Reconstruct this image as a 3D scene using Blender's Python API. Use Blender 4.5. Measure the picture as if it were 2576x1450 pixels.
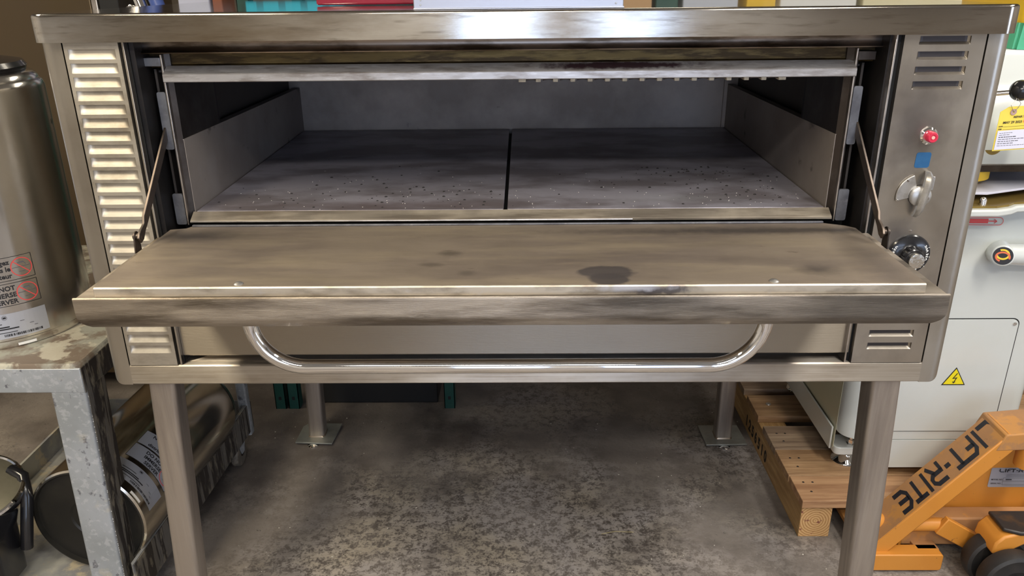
import bpy, bmesh, math, random
from mathutils import Vector, Matrix
random.seed(7)
S = bpy.context.scene
for o in list(bpy.data.objects): bpy.data.objects.remove(o)
COL = S.collection
PI = math.pi
FZ = -0.06          # floor height

# ---------------------------------------------------------------- camera
def cam_basis(yaw, pitch, roll):
    cy, sy, cp, sp = math.cos(yaw), math.sin(yaw), math.cos(pitch), math.sin(pitch)
    f = Vector((sy*cp, cy*cp, -sp)); r = Vector((cy, -sy, 0)); u = r.cross(f)
    c, s = math.cos(roll), math.sin(roll)
    return r*c+u*s, u*c-r*s, f
cd = bpy.data.cameras.new('camera'); cam = bpy.data.objects.new('camera', cd); COL.objects.link(cam)
r_, u_, f_ = cam_basis(-0.0155, 0.3822, -0.011)
cam.matrix_world = Matrix(((r_.x, u_.x, -f_.x, 0.0052), (r_.y, u_.y, -f_.y, -1.6676), (r_.z, u_.z, -f_.z, 1.6530), (0, 0, 0, 1)))
cd.sensor_width = 36; cd.lens = 2003.3/2576*36; cd.clip_start = 0.05
S.camera = cam
# ---------------------------------------------------------------- world, exposure, lights
w = bpy.data.worlds.new('world'); S.world = w; w.use_nodes = True
w.node_tree.nodes['Background'].inputs[0].default_value = (0.8, 0.85, 1, 1)
w.node_tree.nodes['Background'].inputs[1].default_value = 0.6
S.view_settings.view_transform = 'Standard'; S.view_settings.look = 'None'
S.view_settings.gamma = 1; S.view_settings.use_curve_mapping = False
S.view_settings.exposure = 0.0
def area(name, loc, target, sx, sy, power, col):
    l = bpy.data.lights.new(name, 'AREA'); l.shape = 'RECTANGLE'; l.size = sx; l.size_y = sy
    l.energy = power; l.color = col
    o = bpy.data.objects.new(name, l); COL.objects.link(o); o.location = loc
    o.rotation_euler = (Vector(target)-Vector(loc)).to_track_quat('-Z', 'Y').to_euler()
    return o
CEIL = 3.5
# daylight through the two tall panes of the bay door behind the camera
area('daylight', (-0.17, -5.45, 1.55), (-0.17, 0, 1.4), 0.72, 2.5, 11, (0.50, 0.66, 1.0))
area('daylight', (1.02, -5.45, 1.55), (1.02, 0, 1.4), 0.72, 2.5, 11, (0.50, 0.66, 1.0))
area('daylight', (4.15, -2.5, 1.6), (0, -1.5, 1.2), .9, 2.0, 30, (0.55, 0.70, 1.0))
# fluorescent lamps under the ceiling: (x, y, length axis, power, colour)
WARM = (1.0, 0.86, 0.62); NEUT = (1.0, 0.94, 0.86)
LAMPS = [(-1.7, -1.7, 0, 68, WARM), (1.5, -1.9, 0, 70, NEUT), (-0.2, -3.4, 1, 95, NEUT), (2.6, -.2, 0, 46, NEUT), (-2.5, .4, 0, 22, WARM), (0.3, 2.4, 1, 14, WARM)]
for (lx, ly, ax, pw, lc) in LAMPS:
    a = area('lamp_light', (lx, ly, CEIL-0.145), (lx, ly, 0), 0.40 if ax == 0 else 1.7, 1.7 if ax == 0 else 0.40, pw, lc)

# ---------------------------------------------------------------- materials
def _n(nt, t, **kw):
    n = nt.nodes.new(t)
    for k, v in kw.items(): setattr(n, k, v)
    return n
def noise(nt, co, scale, stretch=(1, 1, 1), detail=4, rough=.55, loc=(0, 0, 0), dist=0):
    mp = _n(nt, 'ShaderNodeMapping'); mp.inputs['Scale'].default_value = stretch; mp.inputs['Location'].default_value = loc
    nt.links.new(co, mp.inputs[0])
    n = _n(nt, 'ShaderNodeTexNoise'); n.inputs['Scale'].default_value = scale; n.inputs['Detail'].default_value = detail
    n.inputs['Roughness'].default_value = rough; n.inputs['Distortion'].default_value = dist
    nt.links.new(mp.outputs[0], n.inputs['Vector']); return n.outputs['Fac']
def ramp(nt, fac, lo, hi):
    m = _n(nt, 'ShaderNodeMapRange'); m.inputs['From Min'].default_value = lo; m.inputs['From Max'].default_value = hi
    nt.links.new(fac, m.inputs['Value']); return m.outputs[0]
def math_(nt, op, a, b=0.0):
    m = _n(nt, 'ShaderNodeMath', operation=op)
    for i, v in enumerate((a, b)):
        if isinstance(v, (int, float)): m.inputs[i].default_value = v
        else: nt.links.new(v, m.inputs[i])
    return m.outputs[0]
def mixc(nt, fac, a, b):
    m = _n(nt, 'ShaderNodeMix', data_type='RGBA')
    for s, v in ((m.inputs['Factor'], fac), (m.inputs[6], a), (m.inputs[7], b)):
        if isinstance(v, (int, float)): s.default_value = v
        elif isinstance(v, tuple): s.default_value = (*v[:3], 1)
        else: nt.links.new(v, s)
    return m.outputs[2]
OVB = (0, .5, FZ)
def mat(name, col, rough=.5, metal=0., layers=(), bump=None, aniso=0, tangent=None, coat=0, rough_noise=None, emit=None, alpha=None, trans=0, spec=None, blobs=()):
    """layers: (colour, scale, stretch, lo, hi, strength, loc) noise patches mixed over the base colour"""
    m = bpy.data.materials.new(name); m.use_nodes = True; nt = m.node_tree
    b = nt.nodes['Principled BSDF']; co = _n(nt, 'ShaderNodeTexCoord').outputs['Object']
    c = tuple(col)
    for L in layers:
        lc, sc, st, lo, hi, strg = L[:6]; loc = L[6] if len(L) > 6 else (0, 0, 0)
        if lo < .6: lo, hi = lo-.04, hi-.075
        f = ramp(nt, noise(nt, co, sc, st, 6, .6, loc), lo, hi)
        c = mixc(nt, math_(nt, 'MULTIPLY', f, strg), c, lc)
    for (bc, pos, rad, strg, edge) in blobs:      # stains with a place of their own (oven parts are stored relative to the oven's base)
        pos = (pos[0]-OVB[0], pos[1]-OVB[1], pos[2]-OVB[2])
        d = _n(nt, 'ShaderNodeVectorMath', operation='SUBTRACT'); nt.links.new(co, d.inputs[0]); d.inputs[1].default_value = pos
        s = _n(nt, 'ShaderNodeVectorMath', operation='DIVIDE'); nt.links.new(d.outputs[0], s.inputs[0]); s.inputs[1].default_value = rad
        ln = _n(nt, 'ShaderNodeVectorMath', operation='LENGTH'); nt.links.new(s.outputs[0], ln.inputs[0])
        wob = math_(nt, 'MULTIPLY', math_(nt, 'SUBTRACT', noise(nt, co, 1.2/min(rad[0], rad[1]) if min(rad[:2]) < 5 else 3, (1, 1, 1), 3), .5), edge[1])
        f = ramp(nt, math_(nt, 'ADD', ln.outputs['Value'], wob), 1+edge[0], 1-edge[0])
        c = mixc(nt, math_(nt, 'MULTIPLY', f, strg), c, bc)
    if isinstance(c, tuple): b.inputs['Base Color'].default_value = (*c[:3], 1)
    else: nt.links.new(c, b.inputs['Base Color'])
    b.inputs['Metallic'].default_value = metal; b.inputs['Roughness'].default_value = rough
    if rough_noise:
        sc, st, lo, hi = rough_noise
        f = ramp(nt, noise(nt, co, sc, st, 5, .6, (3, 1, 2)), .3, .7)
        mr = _n(nt, 'ShaderNodeMapRange'); nt.links.new(f, mr.inputs[0]); mr.inputs['To Min'].default_value = lo; mr.inputs['To Max'].default_value = hi
        nt.links.new(mr.outputs[0], b.inputs['Roughness'])
    if spec is not None: b.inputs['Specular IOR Level'].default_value = spec
    if bump:
        sc, st, strg = bump
        bn = _n(nt, 'ShaderNodeBump'); bn.inputs['Strength'].default_value = strg; bn.inputs['Distance'].default_value = 0.002
        nt.links.new(noise(nt, co, sc, st, 5, .6, (5, 5, 5)), bn.inputs['Height']); nt.links.new(bn.outputs[0], b.inputs['Normal'])
    if aniso:
        b.inputs['Anisotropic'].default_value = aniso
        t = _n(nt, 'ShaderNodeCombineXYZ')
        for i in range(3): t.inputs[i].default_value = tangent[i]
        nt.links.new(t.outputs[0], b.inputs['Tangent'])
    if coat: b.inputs['Coat Weight'].default_value = coat; b.inputs['Coat Roughness'].default_value = .06
    if emit: b.inputs['Emission Color'].default_value = (*emit[0], 1); b.inputs['Emission Strength'].default_value = emit[1]
    if trans: b.inputs['Transmission Weight'].default_value = trans
    return m
TX = (0, .707, .707)
HS = (1.2, 90, 90)      # streaks along X
GR = (.24, .18, .12)
steel = mat('brushed_steel', (.56, .515, .455), .3, 1, [(GR, 2.2, (1, 3, 3), .50, .70, .6), ((.75, .73, .7), 3, HS, .45, .7, .35)], (4, HS, .05), .92, TX, rough_noise=(3, (1, 6, 6), .32, .44))
steel_v = mat('brushed_steel_upright', (.50, .465, .41), .34, 1, [(GR, 3, (2, 2, 1), .52, .8, .5)], (4, (60, 60, 1.2), .04), .5, (0, 0, 1), rough_noise=(3, (2, 2, 1), .3, .44))
cap_steel = mat('cap_steel', (.66, .635, .59), .3, 1, [(GR, 2.0, (1, 3, 4), .5, .72, .7, (1.2, 0, 0)), ((.2, .17, .14), 6, (2, 20, 20), .58, .75, .45)], (4, HS, .05), .75, TX, rough_noise=(2, (1, 6, 6), .10, .20),
    blobs=[((.20, .16, .12), (.80, 0, 1.55), (.36, 2, .3), .62, (.5, .5)), ((.24, .18, .11), (-.66, 0, 1.545), (.2, 2, .05), .5, (.6, .8))])
cap_top_steel = mat('polished_steel', (.72, .72, .71), .12, 1, [((.5, .5, .5), 5, (1, 1, 1), .4, .7, .3)], (6, (1, 1, 1), .03))
panel_steel = mat('louver_steel', (.58, .54, .47), .42, 1, [((.20, .155, .10), 7, (1, 1, 1.6), .52, .75, .6), ((.3, .28, .26), 30, (1, 1, 3), .55, .8, .3)], (6, HS, .03), .4, TX, rough_noise=(6, (1, 1, 1), .42, .55))
control_steel = mat('control_panel_steel', (.47, .43, .375), .35, 1, [((.26, .23, .21), 5, (1, 1, .8), .5, .72, .6), ((.62, .57, .5), 3, (1, 1, 1), .5, .8, .3)], (6, HS, .02), .5, TX, rough_noise=(6, (1, 1, 1), .28, .42),
    blobs=[((.13, .12, .12), (.815, 0, 1.335), (.035, 1, .07), .6, (.7, .8)), ((.10, .10, .12), (.82, 0, 1.10), (.03, 1, .03), .6, (.7, .7))])
kick_steel = mat('kick_panel_steel', (.43, .385, .32), .32, 1, [((.4, .34, .28), 3, (1, 2, 2), .5, .75, .35)], (5, (6, 60, 60), .16), .92, TX, rough_noise=(3, (1, 3, 3), .34, .42))
dark_steel = mat('dark_steel', (.10, .09, .085), .42, .9, [((.05, .04, .035), 8, (1, 1, 1), .45, .65, .8)], (20, (1, 1, 1), .1))
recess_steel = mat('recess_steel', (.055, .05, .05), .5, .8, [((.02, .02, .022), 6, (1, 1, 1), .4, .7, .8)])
hood_steel = mat('sooty_hood_steel', (.30, .26, .23), .33, 1, [((.05, .035, .02), 5, (1, 4, 4), .48, .66, .8)], None, .5, TX)
gold_steel = mat('heat_tinted_steel', (.12, .085, .035), .45, .9, [((.05, .035, .02), 9, (.6, 5, 5), .47, .6, .9), ((.22, .16, .07), 14, (1, 6, 6), .55, .75, .6)], (30, (1, 1, 1), .2))
lintel_steel = mat('lintel_steel', (.50, .49, .50), .38, .7, [((.24, .21, .19), 12, (1, 5, 5), .5, .72, .7), ((.72, .72, .74), 25, (1, 5, 5), .58, .75, .5)], (30, (1, 4, 4), .2), .3, TX,
    blobs=[((.05, .02, .03), (.20, .06, 1.462), (.16, .02, .007), .95, (.35, 1.6))])
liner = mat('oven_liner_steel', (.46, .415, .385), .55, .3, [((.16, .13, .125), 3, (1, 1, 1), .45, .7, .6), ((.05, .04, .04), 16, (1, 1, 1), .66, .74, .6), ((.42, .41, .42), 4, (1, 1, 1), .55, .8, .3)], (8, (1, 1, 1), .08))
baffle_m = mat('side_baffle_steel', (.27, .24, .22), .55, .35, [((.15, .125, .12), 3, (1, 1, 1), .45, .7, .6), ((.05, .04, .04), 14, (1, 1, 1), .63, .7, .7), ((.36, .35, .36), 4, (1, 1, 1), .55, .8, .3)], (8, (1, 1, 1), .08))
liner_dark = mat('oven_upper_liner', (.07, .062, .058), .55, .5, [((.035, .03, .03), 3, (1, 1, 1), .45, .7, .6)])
deck_m = mat('deck_plate', (.36, .345, .40), .42, .4, [((.11, .09, .088), 4, (1, 2, 1), .46, .66, .65), ((.42, .42, .47), 9, (.6, 4, 1), .62, .8, .5), ((.03, .03, .03), 55, (1, 1.6, 1), .695, .715, .9)], (30, (1, 1, 1), .12),
    blobs=[((.45, .46, .5), (.36, .16, 1.146), (.11, .03, 1), .35, (.8, 1.6)), ((.13, .09, .085), (-.3, .11, 1.146), (.34, .03, 1), .5, (.6, 1))])
sill_m = mat('sill_plate', (.40, .35, .28), .5, .55, [((.12, .095, .07), 4, (1, 8, 4), .5, .7, .75), ((.16, .14, .12), 2, (1, 1, 1), .5, .6, .5)], (30, (1, 3, 1), .1))
door_pl = mat('door_inner_plate', (.285, .235, .185), .46, .5, [((.16, .13, .115), 2.2, (1, 2, 1), .47, .7, .7), ((.40, .33, .23), 5, (.6, 3, 1), .52, .75, .45), ((.10, .075, .06), 26, (.6, 2, 1), .66, .75, .7)], (40, (.5, 3, 1), .15), rough_noise=(6, (1, 3, 1), .38, .55),
    blobs=[((.085, .075, .075), (.160, -.29, 1.13), (.052, .033, 1), .9, (.12, .55)), ((.085, .075, .075), (.160, -.325, 1.13), (.036, .03, 1), .9, (.12, .55)),
           ((.05, .045, .045), (-.70, -.06, 1.13), (.10, .03, 1), .8, (.7, .7)), ((.05, .045, .045), (.55, -.045, 1.13), (.34, .02, 1), .75, (.6, .9)), ((.07, .06, .06), (.55, -.28, 1.13), (.03, .02, 1), .7, (.7, .8)), ((.08, .065, .06), (.68, -.25, 1.13), (.04, .14, 1), .6, (.7, .8)),
           ((.12, .10, .08), (-.14, -.18, 1.13), (.02, .014, 1), .7, (.5, .8)), ((.13, .11, .09), (-.1, -.29, 1.13), (.014, .012, 1), .6, (.5, .8)), ((.12, .10, .08), (-.17, -.245, 1.13), (.02, .01, 1), .6, (.5, .8))])
door_lip = mat('door_plate_lip', (.60, .54, .45), .42, .7, [((.22, .18, .14), 10, (1, 3, 3), .52, .7, .6), ((.62, .6, .6), 30, (1, 2, 2), .6, .75, .6)], (40, (1, 2, 2), .2),
    blobs=[((.10, .09, .10), (.24, -.35, 1.12), (.055, .03, .008), .85, (.3, 2.2)), ((.65, .65, .7), (.2, -.35, 1.125), (.05, .03, .006), .7, (.4, 2.2))])
door_out = mat('door_outer_steel', (.44, .385, .32), .34, 1, [((.10, .08, .06), 3, (1, 5, 8), .45, .68, .85), ((.72, .67, .58), 22, (1, 14, 24), .62, .78, .6), ((.14, .12, .11), 3, (1, 3, 3), .5, .8, .35, (4, 0, 0))], (12, (3, 60, 80), .3), .88, TX, rough_noise=(3, (1, 4, 8), .3, .46),
    blobs=[((.07, .065, .06), (.62, -.37, 1.09), (.18, 1, .05), .65, (.5, .8)), ((.07, .065, .06), (.25, -.37, 1.10), (.14, 1, .03), .5, (.6, 1))])
chrome = mat('chrome', (.86, .85, .84), .05, 1)
bare_leg = mat('bare_tube_steel', (.45, .395, .345), .42, .75, [((.22, .19, .17), 3, (8, 8, .6), .45, .7, .6), ((.5, .45, .4), 4, (14, 14, .5), .55, .75, .5)], (12, (30, 30, 1), .05))
foot_m = mat('zinc_foot_plate', (.36, .37, .34), .5, .7, [((.22, .22, .2), 12, (1, 1, 1), .45, .7, .6)])
ceramic = mat('ceramic', (.72, .66, .52), .6, 0, [((.4, .34, .26), 90, (1, 1, 1), .55, .7, .5)])
element_m = mat('heating_element', (.045, .035, .03), .4, .3)
hinge_m = mat('hinge_bar_steel', (.15, .12, .10), .4, .9, [((.09, .075, .065), 12, (1, 1, 1), .42, .66, .8)])
bluegrey = mat('frame_plate_steel', (.24, .25, .28), .45, .8, [((.1, .1, .12), 20, (1, 1, 1), .45, .7, .6), ((.4, .4, .42), 60, (1, 1, 1), .6, .75, .5)])
edge_m = mat('frame_edge_steel', (.62, .58, .54), .33, 1, [((.3, .27, .25), 20, (1, 1, 1), .5, .7, .5)])
red_lens = mat('red_lens', (.55, .03, .07), .15, 0, coat=.5, emit=((.6, .03, .08), .12))
blue_paint = mat('blue_sticker', (.010, .085, .22), .5, 0, [((.03, .13, .28), 60, (1, 1, 1), .5, .7, .3)])
black_plastic = mat('black_plastic', (.012, .012, .014), .22, 0, coat=.3)
black_matte = mat('black_matte', (.009, .009, .009), .65)
foil = mat('foil_cap', (.72, .69, .62), .16, 1, bump=(110, (1, 1, 1), .9))
white_ink = mat('white_ink', (.8, .8, .78), .5)
black_ink = mat('black_ink', (.015, .015, .02), .55)
grey_ink = mat('grey_ink', (.12, .12, .14), .6)
red_ink = mat('red_ink', (.75, .08, .08), .5)
orange_ink = mat('orange_ink', (.8, .22, .08), .5)
cast_m = mat('cast_zinc', (.55, .54, .52), .36, .85, [((.35, .33, .31), 60, (1, 1, 1), .5, .7, .5)], (60, (1, 1, 1), .2))
alu = mat('aluminium_sheet', (.46, .48, .56), .42, 1, [((.5, .52, .58), 3, (1, 1, 1), .4, .7, .5)], (5, HS, .04), .4, TX)
urn_m = mat('urn_steel', (.70, .69, .68), .21, 1, [((.45, .42, .38), 3, (1, 1, 1), .5, .7, .3)], (5, (40, 40, .8), .02), .6, (0, 0, 1), rough_noise=(3, (3, 3, .5), .14, .26))
urn_lying = mat('lying_urn_steel', (.72, .68, .60), .15, 1, [((.40, .34, .24), 3, (1, 1, 1), .45, .7, .5)], (5, (40, 1, 40), .02))
urn_base = mat('urn_underside', (.018, .017, .015), .45, .2, [((.035, .032, .025), 6, (1, 1, 1), .5, .7, .6)])
silver_label = mat('silver_label', (.55, .58, .66), .35, .6)
cart_paint = mat('cart_chipped_paint', (.32, .345, .365), .42, .25, [((.45, .48, .53), 5, (1, 1, 1), .45, .7, .6), ((.10, .10, .12), 34, (1, 1, .7), .60, .66, .85), ((.55, .57, .6), 60, (1, 1, 1), .58, .7, .5), ((.55, .52, .42), 9, (1, 1, 1), .6, .66, .5)], (18, (1, 1, 1), .35))
cart_top = mat('cart_top_worn', (.33, .33, .28), .55, .1, [((.14, .09, .06), 7, (1, 1, 1), .48, .6, .8), ((.55, .52, .42), 11, (1, 1, 1), .56, .64, .7)], (14, (1, 1, 1), .5))
cart_side = mat('cart_side_drips', (.13, .12, .105), .6, .1, [((.025, .02, .018), 7, (6, 6, .35), .50, .56, .95), ((.26, .23, .17), 14, (3, 3, 1), .58, .7, .6)], (14, (4, 4, .4), .5))
cart_low = mat('cart_shelf_worn', (.40, .39, .34), .6, .1, [((.16, .17, .2), 4, (1, 1, 1), .45, .6, .7), ((.55, .46, .30), 10, (1, 1, 1), .56, .66, .7)], (14, (1, 1, 1), .5))
teal = mat('teal_rack_paint', (.008, .062, .048), .45, 0, [((.02, .08, .06), 10, (1, 1, 1), .5, .7, .6)])
cyan = mat('cyan_rack_paint', (.02, .42, .58), .4, 0)
cream = mat('cream_enamel', (.62, .65, .63), .22, 0, [((.55, .57, .52), 2, (1, 1, 1), .45, .7, .4)], coat=.5)
cream_side = mat('cream_side_enamel', (.62, .60, .44), .28, 0, coat=.3)
amber = mat('amber_oiled_tray', (.28, .19, .05), .2, .6, [((.5, .38, .12), 8, (1, 1, 1), .5, .7, .5)])
flour_plate = mat('pale_press_plate', (.60, .61, .72), .5)
yellow_m = mat('yellow_plastic', (.80, .52, .03), .4, 0, [((.7, .42, .02), 3, (1, 1, 1), .4, .7, .5)])
yellow_tag = mat('yellow_tag_card', (.86, .68, .10), .7)
green_tape = mat('green_tape', (.08, .46, .27), .45, 0, bump=(16, (1, 1, .3), 1.0))
wood = mat('pallet_board_wood', (.40, .24, .12), .65, 0, [((.24, .135, .065), 6, (.6, 7, 4), .42, .68, .8), ((.55, .36, .19), 14, (.5, 10, 6), .55, .75, .6), ((.08, .05, .03), 14, (.4, 3, 3), .7, .74, .8)], (14, (.6, 10, 10), .35))
woods = [wood, mat('pallet_board_grey_wood', (.30, .21, .14), .7, 0, [((.17, .11, .07), 5, (.6, 9, 4), .42, .66, .8), ((.42, .31, .2), 11, (.5, 7, 6), .52, .72, .6)], (14, (.6, 10, 10), .35)), mat('pallet_board_red_wood', (.44, .255, .13), .65, 0, [((.25, .12, .055), 4, (.5, 6, 4), .45, .68, .8), ((.6, .38, .2), 18, (.4, 8, 6), .56, .75, .5)], (14, (.6, 10, 10), .35))]
wood_y = mat('pallet_stringer_wood', (.44, .27, .11), .65, 0, [((.27, .15, .055), 6, (7, .6, 5), .42, .68, .8), ((.62, .42, .2), 14, (10, .5, 8), .55, .75, .6)], (14, (10, .6, 10), .35))
def endgrain():
    m = mat('pallet_end_grain', (.62, .40, .20), .7); nt = m.node_tree; b = nt.nodes['Principled BSDF']
    co = _n(nt, 'ShaderNodeTexCoord').outputs['Object']
    mp = _n(nt, 'ShaderNodeMapping'); mp.inputs['Location'].default_value = (.565, 0, -.062); nt.links.new(co, mp.inputs[0])
    wv = _n(nt, 'ShaderNodeTexWave', wave_type='RINGS', rings_direction='Y'); wv.inputs['Scale'].default_value = 38; wv.inputs['Distortion'].default_value = 1.6; wv.inputs['Detail'].default_value = 3; wv.inputs['Detail Scale'].default_value = 2
    nt.links.new(mp.outputs[0], wv.inputs[0])
    c = mixc(nt, wv.outputs['Fac'], (.42, .22, .08), (.66, .43, .2))
    f = ramp(nt, noise(nt, co, 40, (1, 1, 1), 3), .62, .68)
    nt.links.new(mixc(nt, f, c, (.22, .07, .05)), b.inputs['Base Color']); return m
wood_end = endgrain()
jack_m = mat('orange_jack_paint', (.62, .255, .04), .4, .0, [((.50, .17, .02), 4, (1, 1, 1), .5, .75, .4), ((.16, .07, .03), 40, (1, 1, 1), .66, .72, .8)], (20, (1, 1, 1), .1))
jack_dust = mat('dusty_orange_jack_paint', (.44, .22, .085), .65, 0, [((.30, .16, .08), 5, (1, 1, 1), .45, .7, .6), ((.58, .26, .05), 12, (1, 1, 1), .56, .66, .6), ((.10, .06, .04), 50, (1, 1, 1), .68, .73, .8)], (20, (1, 1, 1), .1))
rubber = mat('black_rubber', (.014, .014, .015), .55, 0, [((.035, .03, .028), 12, (1, 1, 1), .5, .7, .5)])
grease = mat('greasy_casting', (.035, .03, .028), .4, .3, [((.14, .07, .025), 10, (1, 1, 1), .55, .7, .6)])
bronze = mat('bronze_steel_door', (.14, .105, .068), .32, .9, [((.14, .105, .06), 2, (2, 2, .5), .4, .7, .6)])
wall_m = mat('wall_paint', (.58, .56, .54), .8, 0, [((.36, .33, .29), 1.5, (1, 1, 1), .45, .7, .5)])
wall_dark = mat('dark_wall_paint', (.16, .13, .10), .8, 0, [((.1, .08, .06), 1.5, (1, 1, 1), .45, .7, .5)])
ceil_m = mat('ceiling_paint', (.38, .36, .32), .85)
lamp_m = mat('lamp_diffuser', (.9, .9, .88), .4, emit=((1, .95, .85), 5))
glass_day = mat('frosted_daylight_pane', (.7, .8, 1), .3, emit=((.55, .72, 1), 1.6))
card = mat('cardboard', (.48, .30, .15), .75)
maroon = mat('maroon_shiny_film', (.22, .01, .03), .12, 0, coat=.6, bump=(18, (1, 1, 1), .8))
def m_simple(n, c, r=.5): return mat(n, c, r)
def floor_mat():
    m = bpy.data.materials.new('worn_concrete'); m.use_nodes = True; nt = m.node_tree; b = nt.nodes['Principled BSDF']
    co = _n(nt, 'ShaderNodeTexCoord').outputs['Object']
    c = mixc(nt, ramp(nt, noise(nt, co, 3.2, detail=6), .38, .62), (.115, .097, .085), (.235, .205, .18))
    d = _n(nt, 'ShaderNodeVectorMath', operation='SUBTRACT'); nt.links.new(co, d.inputs[0]); d.inputs[1].default_value = (-.05, .32, FZ)
    q = _n(nt, 'ShaderNodeVectorMath', operation='DIVIDE'); nt.links.new(d.outputs[0], q.inputs[0]); q.inputs[1].default_value = (.85, .62, 1)
    ln = _n(nt, 'ShaderNodeVectorMath', operation='LENGTH'); nt.links.new(q.outputs[0], ln.inputs[0])
    core = ramp(nt, math_(nt, 'ADD', ln.outputs['Value'], math_(nt, 'MULTIPLY', math_(nt, 'SUBTRACT', noise(nt, co, 3.5, detail=5), .5), 2.2)), 1.15, .55)
    far = ramp(nt, noise(nt, co, 1.5, loc=(2.35, .9, 0), detail=4), .50, .62)
    mask = math_(nt, 'MAXIMUM', core, math_(nt, 'MULTIPLY', far, .6))                 # where the pitted worn coat lies
    big = noise(nt, co, 34, detail=3, rough=.6); fine = noise(nt, co, 120, detail=8, rough=.75)
    speck = ramp(nt, math_(nt, 'ADD', math_(nt, 'MULTIPLY', big, .45), math_(nt, 'MULTIPLY', fine, .55)), .44, .52)
    worn = mixc(nt, ramp(nt, noise(nt, co, 2.6, loc=(1, 4, 2), detail=3), .42, .58), (.46, .42, .395), (.49, .43, .345))
    c = mixc(nt, math_(nt, 'MULTIPLY', math_(nt, 'MULTIPLY', speck, mask), .8), c, worn)
    c = mixc(nt, math_(nt, 'MULTIPLY', ramp(nt, noise(nt, co, 4, loc=(9, 2, 0)), .57, .72), .65), c, (.075, .062, .055))
    vor = _n(nt, 'ShaderNodeTexVoronoi'); vor.inputs['Scale'].default_value = 70; nt.links.new(co, vor.inputs['Vector'])
    c = mixc(nt, math_(nt, 'MULTIPLY', math_(nt, 'MULTIPLY', ramp(nt, vor.outputs['Distance'], .32, .12), mask), .28), c, (.52, .47, .42))
    c = mixc(nt, math_(nt, 'MULTIPLY', ramp(nt, noise(nt, co, 60, detail=5, rough=.7), .64, .68), .7), c, (.035, .03, .03))
    c = mixc(nt, math_(nt, 'MULTIPLY', ramp(nt, noise(nt, co, 120, detail=2), .745, .76), .9), c, (.55, .52, .48))
    nt.links.new(c, b.inputs['Base Color'])
    mr = _n(nt, 'ShaderNodeMapRange'); nt.links.new(noise(nt, co, 9), mr.inputs[0]); mr.inputs['To Min'].default_value = .42; mr.inputs['To Max'].default_value = .78
    nt.links.new(mr.outputs[0], b.inputs['Roughness'])
    bn = _n(nt, 'ShaderNodeBump'); bn.inputs['Strength'].default_value = .5; bn.inputs['Distance'].default_value = .003
    nt.links.new(math_(nt, 'ADD', math_(nt, 'MULTIPLY', speck, mask), noise(nt, co, 80, detail=4)), bn.inputs['Height']); nt.links.new(bn.outputs[0], b.inputs['Normal'])
    return m
floor_m = floor_mat()

# ---------------------------------------------------------------- mesh helpers (all shapes are given in world metres)
def B(): return bmesh.new()
def vs(bm, pts): return [bm.verts.new(p) for p in pts]
def box(bm, x0, x1, y0, y1, z0, z1):
    v = vs(bm, [(x, y, z) for z in (z0, z1) for y in (y0, y1) for x in (x0, x1)])
    for f in ((0, 2, 3, 1), (4, 5, 7, 6), (0, 1, 5, 4), (2, 6, 7, 3), (0, 4, 6, 2), (1, 3, 7, 5)): bm.faces.new([v[i] for i in f])
    return v
def frame(d):
    d = Vector(d).normalized(); a = Vector((0, 0, 1)) if abs(d.z) < .9 else Vector((1, 0, 0))
    u = d.cross(a).normalized(); return d, u, u.cross(d)
def loft(bm, rings, closed=True, caps=True):
    R = [vs(bm, r) for r in rings]; n = len(R[0])
    for a, b in zip(R, R[1:]):
        for i in range(n if closed else n-1):
            j = (i+1) % n; bm.faces.new((a[i], a[j], b[j], b[i]))
    if caps and closed: bm.faces.new(R[0][::-1]); bm.faces.new(R[-1])
    return R
def lathe(bm, c, ax, prof, n=32, caps=True):
    """prof: (radius, height along ax)"""
    c = Vector(c); d, u, v = frame(ax)
    loft(bm, [[c+d*h+(u*math.cos(2*PI*i/n)+v*math.sin(2*PI*i/n))*max(r, 1e-5) for i in range(n)] for r, h in prof], True, caps)
def cyl(bm, a, b, r, r2=None, n=20):
    a = Vector(a); b = Vector(b); lathe(bm, a, b-a, [(r, 0), (r if r2 is None else r2, (b-a).length)], n)
def tube(bm, pts, r, n=14, flat=None):
    P = [Vector(p) for p in pts]; rings = []; u0 = None
    for i, p in enumerate(P):
        t = (P[min(i+1, len(P)-1)]-P[max(i-1, 0)]).normalized()
        if u0 is None: _, u0, _ = frame(t)
        u0 = (u0-t*u0.dot(t)).normalized(); v0 = t.cross(u0)
        rings.append([p+u0*r*math.cos(2*PI*k/n)+v0*r*math.sin(2*PI*k/n) for k in range(n)])
    loft(bm, rings)
def prism(bm, poly, o, u, v, d, depth):
    """extrude a 2D polygon (u,v) at origin o along d"""
    o, u, v, d = Vector(o), Vector(u), Vector(v), Vector(d)
    a = [o+u*p[0]+v*p[1] for p in poly]; loft(bm, [a, [p+d*depth for p in a]])
def rrect(x0, x1, y0, y1, r, n=6):
    P = []
    for cx, cy, a0 in ((x1-r, y1-r, 0), (x0+r, y1-r, 90), (x0+r, y0+r, 180), (x1-r, y0+r, 270)):
        for i in range(n+1):
            a = math.radians(a0+90*i/n); P.append((cx+r*math.cos(a), cy+r*math.sin(a)))
    return P
def sheet(bm, poly, x0, x1, t=0):      # open polyline (y,z) swept along x
    a = [(x0, p[0], p[1]) for p in poly]; b = [(x1, p[0], p[1]) for p in poly]; loft(bm, [a, b], False, False)
def sphere(bm, c, r, n=20): lathe(bm, c, (0, 0, 1), [(r*math.sin(PI*i/n), -r*math.cos(PI*i/n)) for i in range(n+1)], n*2, False)
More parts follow.
